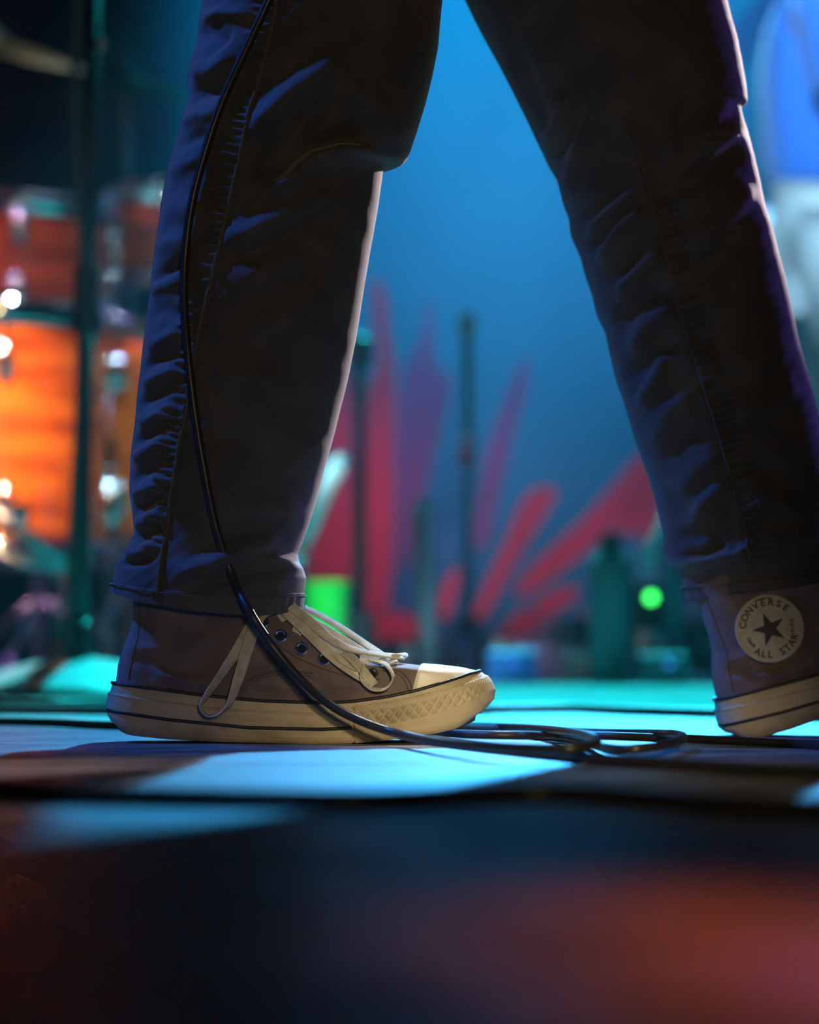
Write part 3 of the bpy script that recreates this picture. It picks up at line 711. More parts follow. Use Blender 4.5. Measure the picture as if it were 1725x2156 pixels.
WR = [  # right leg (near): polyline, amplitude, width on either side
    ([(525, 300), (560, 255), (615, 205), (670, 160), (740, 100)], 11*mm, 34, 30),
    ([(500, 350), (550, 345), (600, 300), (650, 235), (700, 200)], -11*mm, 30, 34),
    ([(540, 400), (600, 380), (632, 345), (660, 322), (715, 306), (800, 303)], 10*mm, 34, 9),
    ([(560, 385), (590, 360), (625, 325), (655, 308), (720, 290), (790, 285)], -9*mm, 10, 22),
    ([(700, 190), (770, 200), (820, 250), (850, 300)], 7*mm, 30, 30),
    ([(450, 512), (520, 490), (580, 465), (640, 425), (720, 380)], 7*mm, 22, 26),
    ([(470, 545), (560, 520), (640, 470), (720, 430)], -5*mm, 20, 20),
    ([(455, 600), (560, 570), (660, 520)], 3.5*mm, 26, 26), ([(500, 700), (600, 660), (690, 600)], 2.5*mm, 30, 30),
    ([(430, 780), (540, 790), (640, 830)], 2.5*mm, 30, 30), ([(430, 900), (520, 930), (600, 980)], -2.5*mm, 30, 30),
    ([(560, 1000), (620, 960), (680, 900)], 2*mm, 24, 24), ([(480, 1080), (560, 1060), (640, 1080)], 2.5*mm, 24, 24),
    ([(345, 1215), (400, 1200), (455, 1178), (530, 1148), (600, 1130)], 7*mm, 17, 26),
    ([(370, 1180), (430, 1165), (510, 1120), (580, 1100)], -4*mm, 16, 20),
    ([(400, 1235), (500, 1215), (600, 1190), (628, 1185)], -4*mm, 12, 12), ([(560, 1170), (600, 1180), (636, 1200)], 3*mm, 12, 10),
    # behind the seam
    ([(385, 120), (440, 140), (500, 110)], 8*mm, 22, 26), ([(395, 40), (440, 55), (480, 90)], -7*mm, 26, 26), ([(400, 15), (460, 10), (540, 30)], 6*mm, 14, 14),
    ([(372, 190), (430, 185), (480, 170)], -6*mm, 16, 18), ([(360, 240), (420, 225), (470, 240)], 6*mm, 18, 18), ([(345, 290), (400, 280), (450, 270)], -4*mm, 16, 16),
    ([(335, 350), (390, 330), (430, 330)], 4*mm, 18, 18), ([(320, 420), (380, 430), (420, 410)], 3*mm, 26, 26),
    ([(305, 510), (350, 500), (400, 490)], 4*mm, 22, 20), ([(300, 575), (345, 560), (395, 540)], -7*mm, 12, 16), ([(292, 600), (350, 590), (390, 580)], 5*mm, 14, 18),
    ([(288, 660), (330, 640), (390, 660)], -4*mm, 18, 18), ([(284, 720), (330, 710), (385, 690)], 5*mm, 16, 16), ([(280, 770), (320, 750), (385, 735)], -6*mm, 13, 13),
    ([(275, 800), (330, 785), (380, 770)], 5*mm, 14, 14), ([(270, 850), (310, 830), (375, 800)], -6.5*mm, 13, 14), ([(268, 885), (310, 875), (370, 850)], 5.5*mm, 16, 14),
    ([(262, 930), (310, 905), (360, 880)], -6.5*mm, 13, 13), ([(256, 965), (310, 940), (350, 920)], 6*mm, 15, 15), ([(254, 1010), (300, 985), (350, 960)], -5*mm, 14, 14),
    ([(256, 1035), (310, 1030), (345, 1000)], 6*mm, 14, 16), ([(258, 1072), (290, 1055), (340, 1030)], -9*mm, 16, 13), ([(262, 1100), (300, 1095), (340, 1065)], 6*mm, 15, 15),
    ([(264, 1135), (300, 1125), (335, 1095)], -8*mm, 13, 13), ([(240, 1165), (290, 1160), (330, 1130)], 6*mm, 14, 16), ([(240, 1195), (290, 1185), (325, 1170)], -5*mm, 9, 9)]
WL = [
    ([(1420, 330), (1450, 300), (1440, 255), (1480, 190)], -7*mm, 16, 20), ([(1435, 250), (1455, 285), (1500, 292), (1560, 265)], 6*mm, 16, 12), ([(1480, 255), (1530, 260), (1585, 200)], -5*mm, 18, 18),
    ([(1380, 330), (1430, 305), (1500, 310), (1560, 270), (1600, 255)], 6*mm, 24, 20), ([(1430, 400), (1480, 375), (1550, 315), (1590, 290)], -9*mm, 20, 24),
    ([(1400, 430), (1450, 420), (1510, 370), (1570, 330)], 5*mm, 26, 22), ([(1440, 530), (1500, 480), (1570, 400), (1600, 360)], 7*mm, 28, 28), ([(1430, 600), (1520, 540), (1600, 450)], -4*mm, 28, 28),
    ([(1470, 660), (1560, 640), (1640, 560)], 3*mm, 34, 34), ([(1520, 760), (1600, 760), (1680, 700)], 3*mm, 34, 34), ([(1540, 870), (1620, 850), (1700, 790)], 4*mm, 20, 26), ([(1560, 960), (1640, 1000), (1720, 1080)], -4*mm, 30, 30),
    ([(1560, 1070), (1640, 1040), (1720, 1090)], 4*mm, 26, 30), ([(1590, 1130), (1650, 1140), (1760, 1120)], 4*mm, 18, 18),
    ([(1060, 90), (1090, 170), (1130, 230)], 6*mm, 16, 16), ([(1090, 80), (1120, 160), (1160, 260)], -5*mm, 20, 16), ([(1150, 300), (1180, 250), (1200, 180)], 6*mm, 16, 16), ([(1170, 320), (1200, 280), (1230, 200)], -6*mm, 14, 14),
    ([(1190, 400), (1215, 330), (1235, 240)], 6*mm, 18, 18), ([(1250, 420), (1290, 330), (1300, 250)], -5*mm, 22, 22), ([(1235, 490), (1290, 440), (1355, 396)], 7*mm, 16, 20), ([(1225, 460), (1280, 420), (1340, 370)], -6*mm, 16, 16),
    ([(1262, 548), (1310, 480), (1370, 430)], 7*mm, 16, 18), ([(1250, 520), (1300, 455), (1360, 415)], -6*mm, 12, 12), ([(1285, 590), (1330, 545), (1395, 470)], -7*mm, 16, 16), ([(1300, 620), (1360, 560), (1405, 520)], 7*mm, 16, 18),
    ([(1300, 680), (1350, 630), (1420, 605)], -8*mm, 18, 18), ([(1330, 740), (1370, 680), (1430, 640)], 6*mm, 20, 20), ([(1320, 790), (1370, 760), (1440, 700)], -5*mm, 20, 20), ([(1350, 860), (1390, 790), (1400, 720)], 6*mm, 18, 18),
    ([(1380, 930), (1420, 860), (1470, 830)], 4*mm, 24, 24), ([(1400, 980), (1440, 920), (1500, 900)], -5*mm, 22, 22), ([(1430, 1040), (1480, 980), (1530, 960)], 4*mm, 22, 22), ([(1460, 1130), (1490, 1060), (1540, 1010)], 6*mm, 18, 18), ([(1500, 1160), (1530, 1100), (1550, 1040)], -6*mm, 20, 16),
    ([(1430, 1150), (1470, 1120), (1500, 1080)], -5*mm, 24, 24), ([(1425, 1190), (1480, 1190), (1560, 1170), (1600, 1130)], 8*mm, 14, 12), ([(1440, 1168), (1490, 1165), (1540, 1140)], -7*mm, 12, 12)]

class Leg:
    def __init__(s, Lt, Rt, d, seam, wr, pside, hem, prange, k=3):
        s.Lt, s.Rt, s.d, s.seam, s.wr, s.ps, s.hem, s.prange = Lt, Rt, d, seam, wr, pside, hem, prange
        s.near = d-.07; s.k = k
        s.rng = np.random.RandomState(3)
        s.jit = s.rng.rand(400)
    def half(s, py):
        l = smooth_interp(py, s.Lt, 1900, 70); r = smooth_interp(py, s.Rt, 1900, 70)
        return (l+r)/2, (r-l)/2
    def edge(s, th, py):
        """sideways shift (px) that carries the folds of the outline, fading towards the middle of the leg"""
        c, rx = s.half(py); dl = smooth_interp(py, s.Lt, 1900, 5)-(c-rx); dr = smooth_interp(py, s.Rt, 1900, 3)-(c+rx)
        k = np.cos(th)
        return dl*np.clip((k-.25)/.75, 0, 1)**1.6+dr*np.clip((-k-.25)/.75, 0, 1)**1.6
    def H(s, px, py):
        h = np.zeros(np.broadcast(px, py).shape)
        for pts, a, wa, wb in s.wr: h = h+wrinkle(px, py, pts, a*1.15, wa, wb)
        d, sd, arc, L = polydist(px, py, s.seam)
        inside = (sd*s.ps > 0)
        ph = arc/21.0+0.5*np.sin(arc/37.0)+0.6*np.sin(arc/91.0)
        band = np.where(inside, np.exp(-((d-26)/22.0)**4), 0)
        rng = np.clip((py-s.prange[0])/120, 0, 1)*np.clip((s.prange[1]-py)/30, 0, 1)
        amp = 2.8*mm*(0.65+0.5*np.sin(arc/47.0)*np.sin(arc/13.0+d*.03))
        h = h+band*rng*amp*np.cos(2*PI*ph+d*.03)
        h = h+np.where(inside, np.exp(-(d/10.0)**2)*1.2*mm, -np.exp(-(d/7.0)**2)*1.0*mm)
        h = h+.35*mm*np.sin(px*.11+py*.05+2*np.sin(py*.021))*np.sin(py*.09+px*.03)
        return h
    def point(s, th, py, off=0.0):
        cx, rx = s.half(py); rx_m = rx*s.near/F
        cxm = (cx-862.5)*s.near/F
        ed = s.edge(th, py); px = cx-rx*np.cos(th)+ed; cxm = cxm+ed*s.near/F
        ry = rx_m*np.interp(py, [-600, 0, 300, 900, 1300], [.70, .78, .80, .80, .82])
        ry = np.minimum(ry, .088)
        nearm = np.sin(th)
        msk = np.where(nearm > 0, np.clip(nearm, 0, 1)**.6, 0)
        fold = np.where(nearm < 0, 2.0*mm*np.sin(py*.05+3*np.sin(th))*np.clip(-nearm, 0, 1), 0)
        h = s.H(px, py)*msk+fold+off
        x = cxm-(rx_m+h)*np.cos(th); y = s.d-(ry+h)*np.sin(th)
        yy = py+np.interp(py, [s.hem[0], s.hem[1]], [0, 1])**2*s.hem[2](px, nearm)
        z = CH+(YH-yy)*s.near/F
        return np.stack([x, y, z], -1)
    def at_px(s, px, py, off=0.0):
        cx, rx = s.half(py); th = np.arccos(np.clip((cx-px)/rx, -1, 1))
        return s.point(np.asarray(th), np.asarray(py, float), off)

hemR = (1120, 1290, lambda px, n: np.interp(px, [216, 290, 400, 500, 560, 630], [-48, -22, -4, 4, 3, -6])-np.where(n < 0, -n*10, 0))
hemL = (1120, 1290, lambda px, n: np.interp(px, [1455, 1500, 1600, 1725, 1830], [-26, -30, -46, -62, -74])-np.where(n < 0, -n*12, 0))
legR = Leg(RL, RR, 2.2, SEAM_R, WR, 1, hemR, (-100, 1190))
legL = Leg(LLf, LRt, 2.355, SEAM_L, WL, -1, hemL, (330, 1195))
th = np.concatenate([np.linspace(0, PI, 190, endpoint=False), np.linspace(PI, 2*PI, 60, endpoint=False)])
VV, FF = [], []
for lg in (legR, legL):
    pys = np.concatenate([np.linspace(-600, -20, 40, endpoint=False), np.linspace(-20, 1290, 470)])
    TH, PY = np.meshgrid(th, pys)
    A = lg.point(TH, PY)
    inn = A[-1].copy(); c = inn.mean(0); i1 = c+(inn-c)*.975; i1[:, 2] = inn[:, 2]+.0005; i2 = c+(inn-c)*.93; i2[:, 2] = inn[:, 2]+.012
    A = np.concatenate([A, [i1, i2]])
    off = len(VV); VV += A.reshape(-1, 3).tolist(); FF += grid_faces(A.shape[0], A.shape[1], True, off)
# hip section closing both legs under the shirt
hip = []
for z, rx, ry, cx in ((.685, .09, .09, .04), (.715, .158, .150, .037), (.78, .178, .170, .037), (.86, .174, .168, .045), (.92, .168, .162, .05), (.98, .15, .15, .045), (1.0, .145, .145, .045), (1.0, .13, .13, .045)):
    hip.append([(cx+rx*math.cos(a), 2.28+ry*math.sin(a), z) for a in np.linspace(0, 2*PI, 60, endpoint=False)])
hip = np.array(hip); off = len(VV); VV += hip.reshape(-1, 3).tolist(); FF += grid_faces(len(hip), 60, True, off); FF.append(tuple(off+j for j in range(60)))
tr = recalc(mk('trousers', VV, FF, M['trouser'], perf))
tr['label'] = 'dark wrinkled cotton trousers with puckered side seams'
for lg, hb in ((legR, 40), (legL, 44)):
    TH, PY = np.meshgrid(th, np.concatenate([[1290-hb-2], np.linspace(1290-hb, 1290, 14), [1290.6]]))
    off = np.full(PY.shape, .0016)+.0005*np.cos(TH*27+np.sin(TH*5)*4)*(.6+.4*np.sin(TH*3))*np.clip((PY-1290+hb)/8, 0, 1)
    off[0] = -.001; off[-1] = -.002
    recalc(grid('hem', lg.point(TH, PY, off), M['trouser'], tr, closed=True))
    for dy in (6,):
        t2 = np.linspace(0, 2*PI, 200, endpoint=False); tube('hem_stitching', lg.point(t2, np.full_like(t2, 1290.-hb+dy), .0026), .0005, M['thread'], tr, 5, True)
    pts = catmull([(a, b, 0) for a, b in lg.seam[1:]], 14)
    tube('side_seam', np.array([lg.at_px(p[0], min(p[1], 1288), .0006) for p in pts]), .0011, M['thread'] if lg is legR else M['trouser'], tr, 6)

# ------------------------------------------------------------------ cables in front
def floorp(px, py, r):
    d = CH*F/(py-YH); return (P(px, py, d).x, d, r)
def cable(name, pts, r, m, label, sub=10):
    o = tube(name, catmull(pts, sub), r, m, None, 12)
    return tag(o, label, 'cable')
RC = .0033
legpts = [(640, -300, 2.10), (600, -90, 2.10), (566, 0, 2.105), (520, 100, 2.10), (470, 210, 2.10), (432, 320, 2.10), (404, 430, 2.105), (390, 540, 2.11), (388, 640, 2.11), (397, 760, 2.11), (412, 880, 2.11), (432, 1000, 2.112),
          (455, 1110, 2.113), (490, 1215, 2.115), (530, 1295, 2.125), (575, 1362, 2.13), (635, 1432, 2.125), (700, 1487, 2.115), (770, 1522, 2.105), (850, 1548, 2.08)]
leg3 = []
for px, py, d in legpts:
    if py < 1285:
        q = legR.at_px(px, float(max(py, -590)), .0045); dd = min(q[1], 2.16)
        leg3.append(np.array(P(px, py, dd)))
    else: leg3.append(np.array(P(px, py, d)))
coil = [(930, 1564), (1040, 1572), (1150, 1576), (1225, 1573), (1258, 1562), (1225, 1546), (1140, 1535), (1040, 1529), (960, 1528), (900, 1533), (930, 1543), (1020, 1547), (1130, 1549), (1220, 1560), (1290, 1577), (1370, 1573), (1425, 1561), (1438, 1551), (1405, 1545), (1330, 1543), (1240, 1541), (1100, 1536), (940, 1533), (760, 1536), (560, 1538)]
hz = [.008, .010, .011, .012, .0125, .012, .008, .005, .004, .0034, .0034, .0034, .0034, .004, .006, .008, .009, .009, .007, .004, .0034, .0034, .0034, .0034, .0034]
c3 = []
for (px, py), z in zip(coil, hz):
    d = (CH-z)*F/(py-YH); q = P(px, py, d); c3.append(np.array(q))
cable('guitar_cable', leg3+c3, RC, M['cable'], 'thin black cable hanging down the near trouser leg and coiling beside the toe', 10)
cable('floor_cable', [floorp(a, b, .0036) for a, b in ((-4000, 1500), (-1500, 1512), (-200, 1524), (0, 1527), (120, 1530), (235, 1536), (420, 1539), (600, 1541), (740, 1543), (830, 1552), (900, 1566), (1000, 1580), (1130, 1596), (1260, 1610), (1450, 1624), (1725, 1641), (2000, 1655), (3200, 1690), (5000, 1720))], .0036, M['cable'],
      'black cable passing behind the planted sneaker and out past its toe')
cable('floor_cable', [floorp(a, b, .003) for a, b in ((1230, 1556), (1300, 1558), (1380, 1561), (1440, 1563), (1540, 1568), (1640, 1573), (1725, 1579), (1900, 1590), (2600, 1600), (4500, 1590))], .003, M['cable'], 'thin black cable lying below the raised heel')
cable('floor_cable', [floorp(a, b, .0045) for a, b in ((-5500, 1600), (-2500, 1625), (-300, 1655), (-100, 1668), (20, 1680), (150, 1693), (350, 1699), (600, 1704), (760, 1705), (900, 1700), (1050, 1692), (1180, 1691), (1350, 1700), (1500, 1714), (1725, 1727), (2000, 1738), (3500, 1725), (6000, 1690))], .0045, M['cable'],
      'out of focus black cable running across the stage nearest the viewer')
cable('floor_cable', [floorp(a, b, .005) for a, b in ((-300, 1500), (400, 1507), (960, 1505), (1050, 1502), (1200, 1501), (1320, 1506), (1450, 1510), (1560, 1513), (1800, 1522), (2600, 1530), (4500, 1525))], .005, M['cable_grey'], 'grey cable on the teal lit floor between the two sneakers')
cable('floor_cable', [floorp(a, b, .005) for a, b in ((-3500, 1470), (-1200, 1476), (-200, 1483), (0, 1487), (100, 1491), (200, 1488), (330, 1480), (500, 1476))], .005, M['cable_grey'], 'grey cable on the lit floor behind the heel of the planted sneaker')

# ------------------------------------------------------------------ stands
def tripod(root, x, y, z0, r, h, m, n=3, a0=0.3, tr_=.008):
    for i in range(n):
        a = a0+2*PI*i/n
        tube('leg', [(x, y, h), (x+math.cos(a)*r*.5, y+math.sin(a)*r*.5, h*.55), (x+math.cos(a)*r, y+math.sin(a)*r, .010)], tr_, m, root, 8)
# round base microphone stand
base = Vector((P(165, 1400, 4.02).x, 4.02, 0))
ms = empty('microphone_stand', base)
tag(ms, 'dark microphone stand with pale dome base and a cable strapped to its pole', 'microphone stand', 'microphone stands')
lathe('base', [(.0001, .0), (.165, .0), (.168, .004), (.166, .012), (.150, .018), (.12, .030), (.08, .042), (.04, .049), (.022, .052), (.0001, .053)], M['dome'], ms, 64)
lathe('base_rim', [(.160, 0.0), (.171, 0.0), (.172, .009), (.166, .013), (.160, .012)], M['black_metal'], ms, 64)
lathe('collar', [(.02, .05), (.022, .055), (.02, .10), (.014, .105)], M['black_metal'], ms, 24)
top = P(197, -40, 4.02)-base
tube('lower_pole', [(0, 0, .05), Vector((0, 0, .05)).lerp(top, .55)], .0125, M['black_metal'], ms, 16)
tube('upper_pole', [Vector((0, 0, .05)).lerp(top, .52), top], .0105, M['black_metal'], ms, 16)
q = Vector((0, 0, .05)).lerp(top, .53); lathe('clutch', [(.013, -.05), (.018, -.045), (.018, .04), (.0125, .05)], M['black_plastic'], ms, 20, q)
q = P(215, 92, 4.0)-base; lathe('screw', [(.0001, -.008), (.006, -.006), (.008, 0), (.006, .006), (.0001, .008)], M['chrome'], ms, 16, q)
cb = tube('strapped_cable', catmull([P(166, -40, 4.0)-base, P(158, 100, 4.0)-base, P(160, 300, 4.0)-base, P(172, 480, 4.0)-base, P(180, 640, 4.0)-base, P(172, 800, 4.0)-base, P(160, 1000, 4.0)-base, P(150, 1180, 4.0)-base, P(140, 1330, 3.99)-base,
     P(128, 1372, 3.96)-base, P(80, 1410, 3.90)-base, P(20, 1446, 3.85)-base, P(-60, 1464, 3.85)-base], 8), .006, M['cable_grey'], ms, 8)

def mic_stand(px, d, pytop, m, label, r=.009, base_r=.22, clips=()):
    b = Vector((P(px, 1400, d).x, d, 0)); o = empty('microphone_stand', b)
    tag(o, label, 'microphone stand', 'microphone stands')
    h = P(px, pytop, d).z
    tube('pole', [(0, 0, .03), (0, 0, h)], r, m, o, 12)
    tripod(o, 0, 0, 0, base_r, .10, m, 3, .5, r*.7)
    lathe('leg_hub', [(r, .06), (r*2.2, .065), (r*2.2, .115), (r, .125)], M['black_plastic'], o, 16)
    for py, rr, mm_ in clips:
        z = P(px, py, d).z
        lathe('clutch', [(r, -rr*1.3), (rr, -rr), (rr, rr), (r, rr*1.3)], mm_, o, 16, (0, 0, z))
    return o
mic_stand(757, 5.2, 730, M['black_metal'], 'dark slim microphone stand just right of the near trouser leg', .013, .085, ((740, .022, M['black_plastic']),))
mic_stand(984, 5.6, 660, M['teal'], 'teal microphone stand in the middle of the backdrop', .010, .085, ((686, .016, M['pale']), (935, .015, M['pale']), (960, .015, M['red_paint'])))
# pale upright post
b = Vector((P(906, 1400, 5.3).x, 5.3, 0)); po = empty('folded_stand', b); tag(po, 'pale blue painted metal post standing among the stage gear', 'stand')
tube('post', [(0, 0, .01), P(890, 1075, 5.3)-b], .019, M['pale'], po, 20)
lathe('foot', [(.0001, 0), (.06, 0), (.062, .006), (.03, .014), (.022, .03)], M['black_metal'], po, 28)
lathe('cap', [(.019, -.004), (.021, .0), (.021, .012), (.012, .02), (.0001, .021)], M['pale'], po, 20, P(890, 1075, 5.3)-b)
# short chrome boom stand behind the hem
b = Vector((P(622, 1400, 4.6).x, 4.6, 0)); bo = empty('boom_stand', b); tag(bo, 'short stand with a bright chrome boom arm behind the trouser hem', 'stand')
j = P(628, 1160, 4.6)-b; e = P(716, 968, 4.6)-b
tube('post', [(0, 0, .02), j], .010, M['steel'], bo, 14); tripod(bo, 0, 0, 0, .16, .09, M['steel'], 3, .9, .007)
tube('boom_arm', [j, e], .014, M['chrome_shine'], bo, 20)
lathe('joint', [(.0001, -.018), (.014, -.016), (.019, 0), (.014, .016), (.0001, .018)], M['chrome'], bo, 18, j)
lathe('end_cap', [(.0001, -.014), (.012, -.010), (.0165, 0), (.012, .010), (.0001, .014)], M['chrome'], bo, 18, e)
# post with pale gooseneck on the right
b = Vector((P(1418, 1400, 5.1).x, 5.1, 0)); gp = empty('gooseneck_stand', b); tag(gp, 'teal stand with a pale curved gooseneck beside the far trouser leg', 'stand')
tube('post', [(0, 0, .02), P(1416, 1000, 5.1)-b], .018, M['teal'], gp, 16)
lathe('foot', [(.0001, 0), (.09, 0), (.092, .008), (.03, .018), (.02, .04)], M['black_metal'], gp, 28)
tube('gooseneck', catmull([P(1412, 1060, 5.09)-b, P(1402, 1090, 5.07)-b, P(1388, 1125, 5.06)-b, P(1372, 1160, 5.06)-b, P(1362, 1205, 5.06)-b], 8), [.010]*16+[.013]*8+[.016]*9, M['pale'], gp, 14)
# teal bottle
b = Vector((P(1286, 1400, 5.0).x, 5.0, 0)); wb_ = empty('water_bottle', b); tag(wb_, 'teal rounded water bottle standing among the stage gear', 'bottle')
lathe('body', [(.0001, 0), (.036, 0), (.039, .004), (.039, .19), (.036, .212), (.026, .228), (.018, .235)], M['teal'], wb_, 36)
lathe('lid', [(.018, .232), (.021, .236), (.021, .254), (.018, .260), (.0001, .261)], M['black_plastic'], wb_, 24)
# green tumbler
b = Vector((P(687, 1400, 5.0).x, 5.0, 0)); gt = empty('green_tumbler', b); tag(gt, 'bright green plastic tumbler standing behind the laces of the planted sneaker', 'cup')
hh = P(687, 1228, 5.0).z
lathe('cup', [(.0001, 0.0), (.033, 0), (.035, .003), (.040, hh-.004), (.0415, hh), (.0395, hh), (.036, hh-.02), (.031, .01), (.0001, .008)], M['green'], gt, 40)
lathe('rim', [(.0395, hh-.003), (.0425, hh-.002), (.0425, hh+.003), (.0395, hh+.003)], M['green'], gt, 40)
lathe('ice_lid', [(.0001, hh-.004), (.030, hh-.004), (.034, hh-.006), (.034, hh-.012)], M['pale'], gt, 28)

# ------------------------------------------------------------------ pedals, cases and small gear at the back
def pedal(px, d, size, m, led, label, rot=0.0):
    b = Vector((P(px, 1400, d).x, d, 0)); o = empty('effect_pedal', b); o.rotation_euler = (0, 0, rot); tag(o, label, 'pedal', 'effect pedals at the back of the stage')
    x, y, z = size
    box('body', size, (0, 0, z/2+.003), m, o, .006)
    for sx in (-.25, .25): lathe('knob', [(.012, 0), (.012, .014), (.009, .018), (.0001, .018)], M['chrome'], o, 16, (sx*x, .2*y, z+.003))
    lathe('footswitch', [(.010, 0), (.010, .010), (.007, .016), (.0001, .017)], M['chrome'], o, 16, (0, -.25*y, z+.003))
    lathe('indicator', [(.004, 0), (.004, .003), (.002, .005), (.0001, .006)], led, o, 12, (0, -y/2-.004, z*.72), (PI/2, 0, 0))
    return o
pedal(1078, 5.0, (.085, .13, .055), M['blue_box'], M['led_blue'], 'blue effect pedal with blue light on the floor ahead of the toe cap')
pedal(1226, 5.1, (.08, .12, .05), M['cream_box'], M['led_red'], 'cream effect pedal below the teal bottle', .2)
pedal(1130, 5.6, (.09, .12, .06), M['cream_box'], M['led_red'], 'cream effect pedal with red light in front of the red strokes', -.3)
pedal(1395, 4.9, (.07, .12, .05), M['teal'], M['led_blue'], 'teal effect pedal beside the raised sneaker', .1)
def road_case(px, d, w_, h_, dp, label, rot=0):
    b = Vector((P(px, 1400, d).x, d, 0)); o = empty('road_case', b); o.rotation_euler = (0, 0, rot); tag(o, label, 'case', 'low black road cases in front of the backdrop')
    box('body', (w_, dp, h_), (0, 0, h_/2+.001), M['case'], o, .006)
    for sx in (-1, 1):
        for sy in (-1, 1): box('edge_rail', (.012, .012, h_+.003), (sx*(w_/2), sy*(dp/2), h_/2+.003), M['steel'], o, .002)
    box('handle', (.10, .016, .02), (0, -dp/2-.008, h_*.55), M['black_plastic'], o, .004)
    for sx in (-.3, .3): box('latch', (.035, .008, .03), (sx*w_, -dp/2-.004, h_*.62), M['chrome'], o, .002)
road_case(960, 6.2, .36, .075, .35, 'low black road case left of the others, behind the blue pedal')
road_case(1360, 6.0, .36, .12, .32, 'taller black road case behind the teal bottle', .04)
road_case(700, 5.72, .28, .06, .26, 'thin black road case behind the green tumbler', 0)
# stage light box with green lamp
b = Vector((P(1372, 1400, 5.4).x, 5.4, 0)); pb = empty('power_box', b); tag(pb, 'small black power box with a glowing green lamp', 'power box')
hh = P(1372, 1258, 5.4).z
box('body', (.075, .10, hh+.03), (0, .06, (hh+.03)/2), M['black_plastic'], pb, .006)
lathe('lamp', [(.009, 0), (.009, .004), (.006, .007), (.0001, .014)], M['led_green'], pb, 24, (0, .008, hh), (PI/2, 0, 0))
box('socket_plate', (.05, .006, .05), (0, .008, hh*.45), M['steel'], pb, .002)
# flat cables along the back
for i, (pts, lab) in enumerate((([(820, 1440), (950, 1432), (1100, 1436), (1250, 1428), (1400, 1436), (1600, 1430)], 'black cable snaking along the back of the stage before the pedals'),
                                ([(-100, 1432), (150, 1426), (400, 1430), (620, 1428)], 'black cable on the floor below the orange drums'))):
    cable('floor_cable', [floorp(a, b_, .006) for a, b_ in pts], .006, M['cable'], lab)

# ------------------------------------------------------------------ drums
def make_drum(name, cx, cy, zc, R, H, tilt, label, legs=True, nl=8, a_off=0.2, post=None):
    base = Vector((cx, cy, 0.0)); o = empty(name, base); tag(o, label, 'drum', 'drums of the amber kit')
    rot = Euler(tilt, 'XYZ'); Rm = rot.to_matrix()
    def place(ob, loc=(0, 0, 0), r=(0, 0, 0)):
        ob.location = Vector((0, 0, zc))+Rm @ Vector(loc); ob.rotation_euler = (Rm @ Euler(r, 'XYZ').to_matrix()).to_euler(); return ob
    place(lathe('shell', [(R-.006, -H/2), (R, -H/2), (R, H/2), (R-.006, H/2)], M['drum'] if legs else M['drum_shaded'], o, 72))
    for s in (-1, 1):
        place(lathe('hoop', [(R+.001, -.016), (R+.008, -.018), (R+.010, -.014), (R+.009, .012), (R+.013, .016), (R+.011, .021), (R+.002, .019)], M['chrome'], o, 72), (0, 0, s*(H/2+.002)))
        place(lathe('drumhead', [(.0001, .004), (R*.96, .003), (R+.001, 0), (R+.001, -.006)], M['drumhead'], o, 60), (0, 0, s*(H/2+.006)), (0 if s > 0 else PI, 0, 0))
    lug = rod = None
    for i in range(nl):
        a = a_off+2*PI*i/nl
        for s in (-1, 1):
            if lug is None:
                l_ = lathe('lug', [(.0001, -.034), (.008, -.031), (.014, -.02), (.0165, 0), (.014, .02), (.008, .031), (.0001, .034)], M['chrome'], o, 16); lug = l_.data
                r_ = lathe('tension_rod', [(.0001, -H*.16), (.0035, -H*.16), (.0035, H*.135), (.007, H*.137), (.010, H*.15), (.007, H*.163), (.0001, H*.17)], M['chrome'], l_, 10); rod = r_.data
            else:
                l_ = link('lug', lug, o); r_ = link('tension_rod', rod, l_)
            place(l_, ((R+.008)*math.cos(a), (R+.008)*math.sin(a), s*H*.30)); r_.location = (.004*math.cos(a), .004*math.sin(a), s*H*.10)
            r_.rotation_euler = (0 if s > 0 else PI, 0, 0)
    if legs:
        for i in range(3):
            a = a_off+.35+2*PI*i/3
            c, s_ = math.cos(a), math.sin(a)
            tube('leg', [((R+.022)*c, (R+.022)*s_, zc+H*.22), ((R+.022)*c, (R+.022)*s_, .05), ((R+.05)*c, (R+.05)*s_, .012)], .006, M['chrome'], o, 10)
            br = box('leg_bracket', (.035, .04, .06), ((R+.014)*c, (R+.014)*s_, zc-.02), M['chrome'], o, .006, (0, 0, a))
            lathe('rubber_foot', [(.0001, 0), (.012, 0), (.012, .02), (.008, .03), (.0001, .031)], M['black_plastic'], o, 14, ((R+.05)*c, (R+.05)*s_, 0))
    elif post:
        tube('stand_pole', [(post[0], post[1], .03), (post[0], post[1], zc-.02)], .012, M['chrome'], o, 14)
        tube('mount_arm', [(post[0], post[1], zc-.03), (0, 0, zc-.02)], .010, M['chrome'], o, 12)
        tripod(o, post[0], post[1], 0, .26, .16, M['steel'], 3, .4, .008)
    return o
xA = P(-10, 1000, 5.0).x
make_drum('floor_tom', xA, 5.02, P(0, 925, 5.02).z, .188, .40, (0, 0, 0), 'large amber floor tom on chrome legs left of the microphone stand')
make_drum('floor_tom', P(330, 1000, 5.4).x, 5.42, P(0, 930, 5.4).z, .178, .38, (0, 0, 0), 'amber floor tom half hidden behind the near trouser leg', a_off=.5)
make_drum('rack_tom', P(40, 520, 5.5).x, 5.52, P(0, 535, 5.5).z, .165, .20, (.16, .05, 0), 'amber rack tom above the floor tom, shell colour darkened for shade', legs=False, a_off=.1, post=(.0, .26))
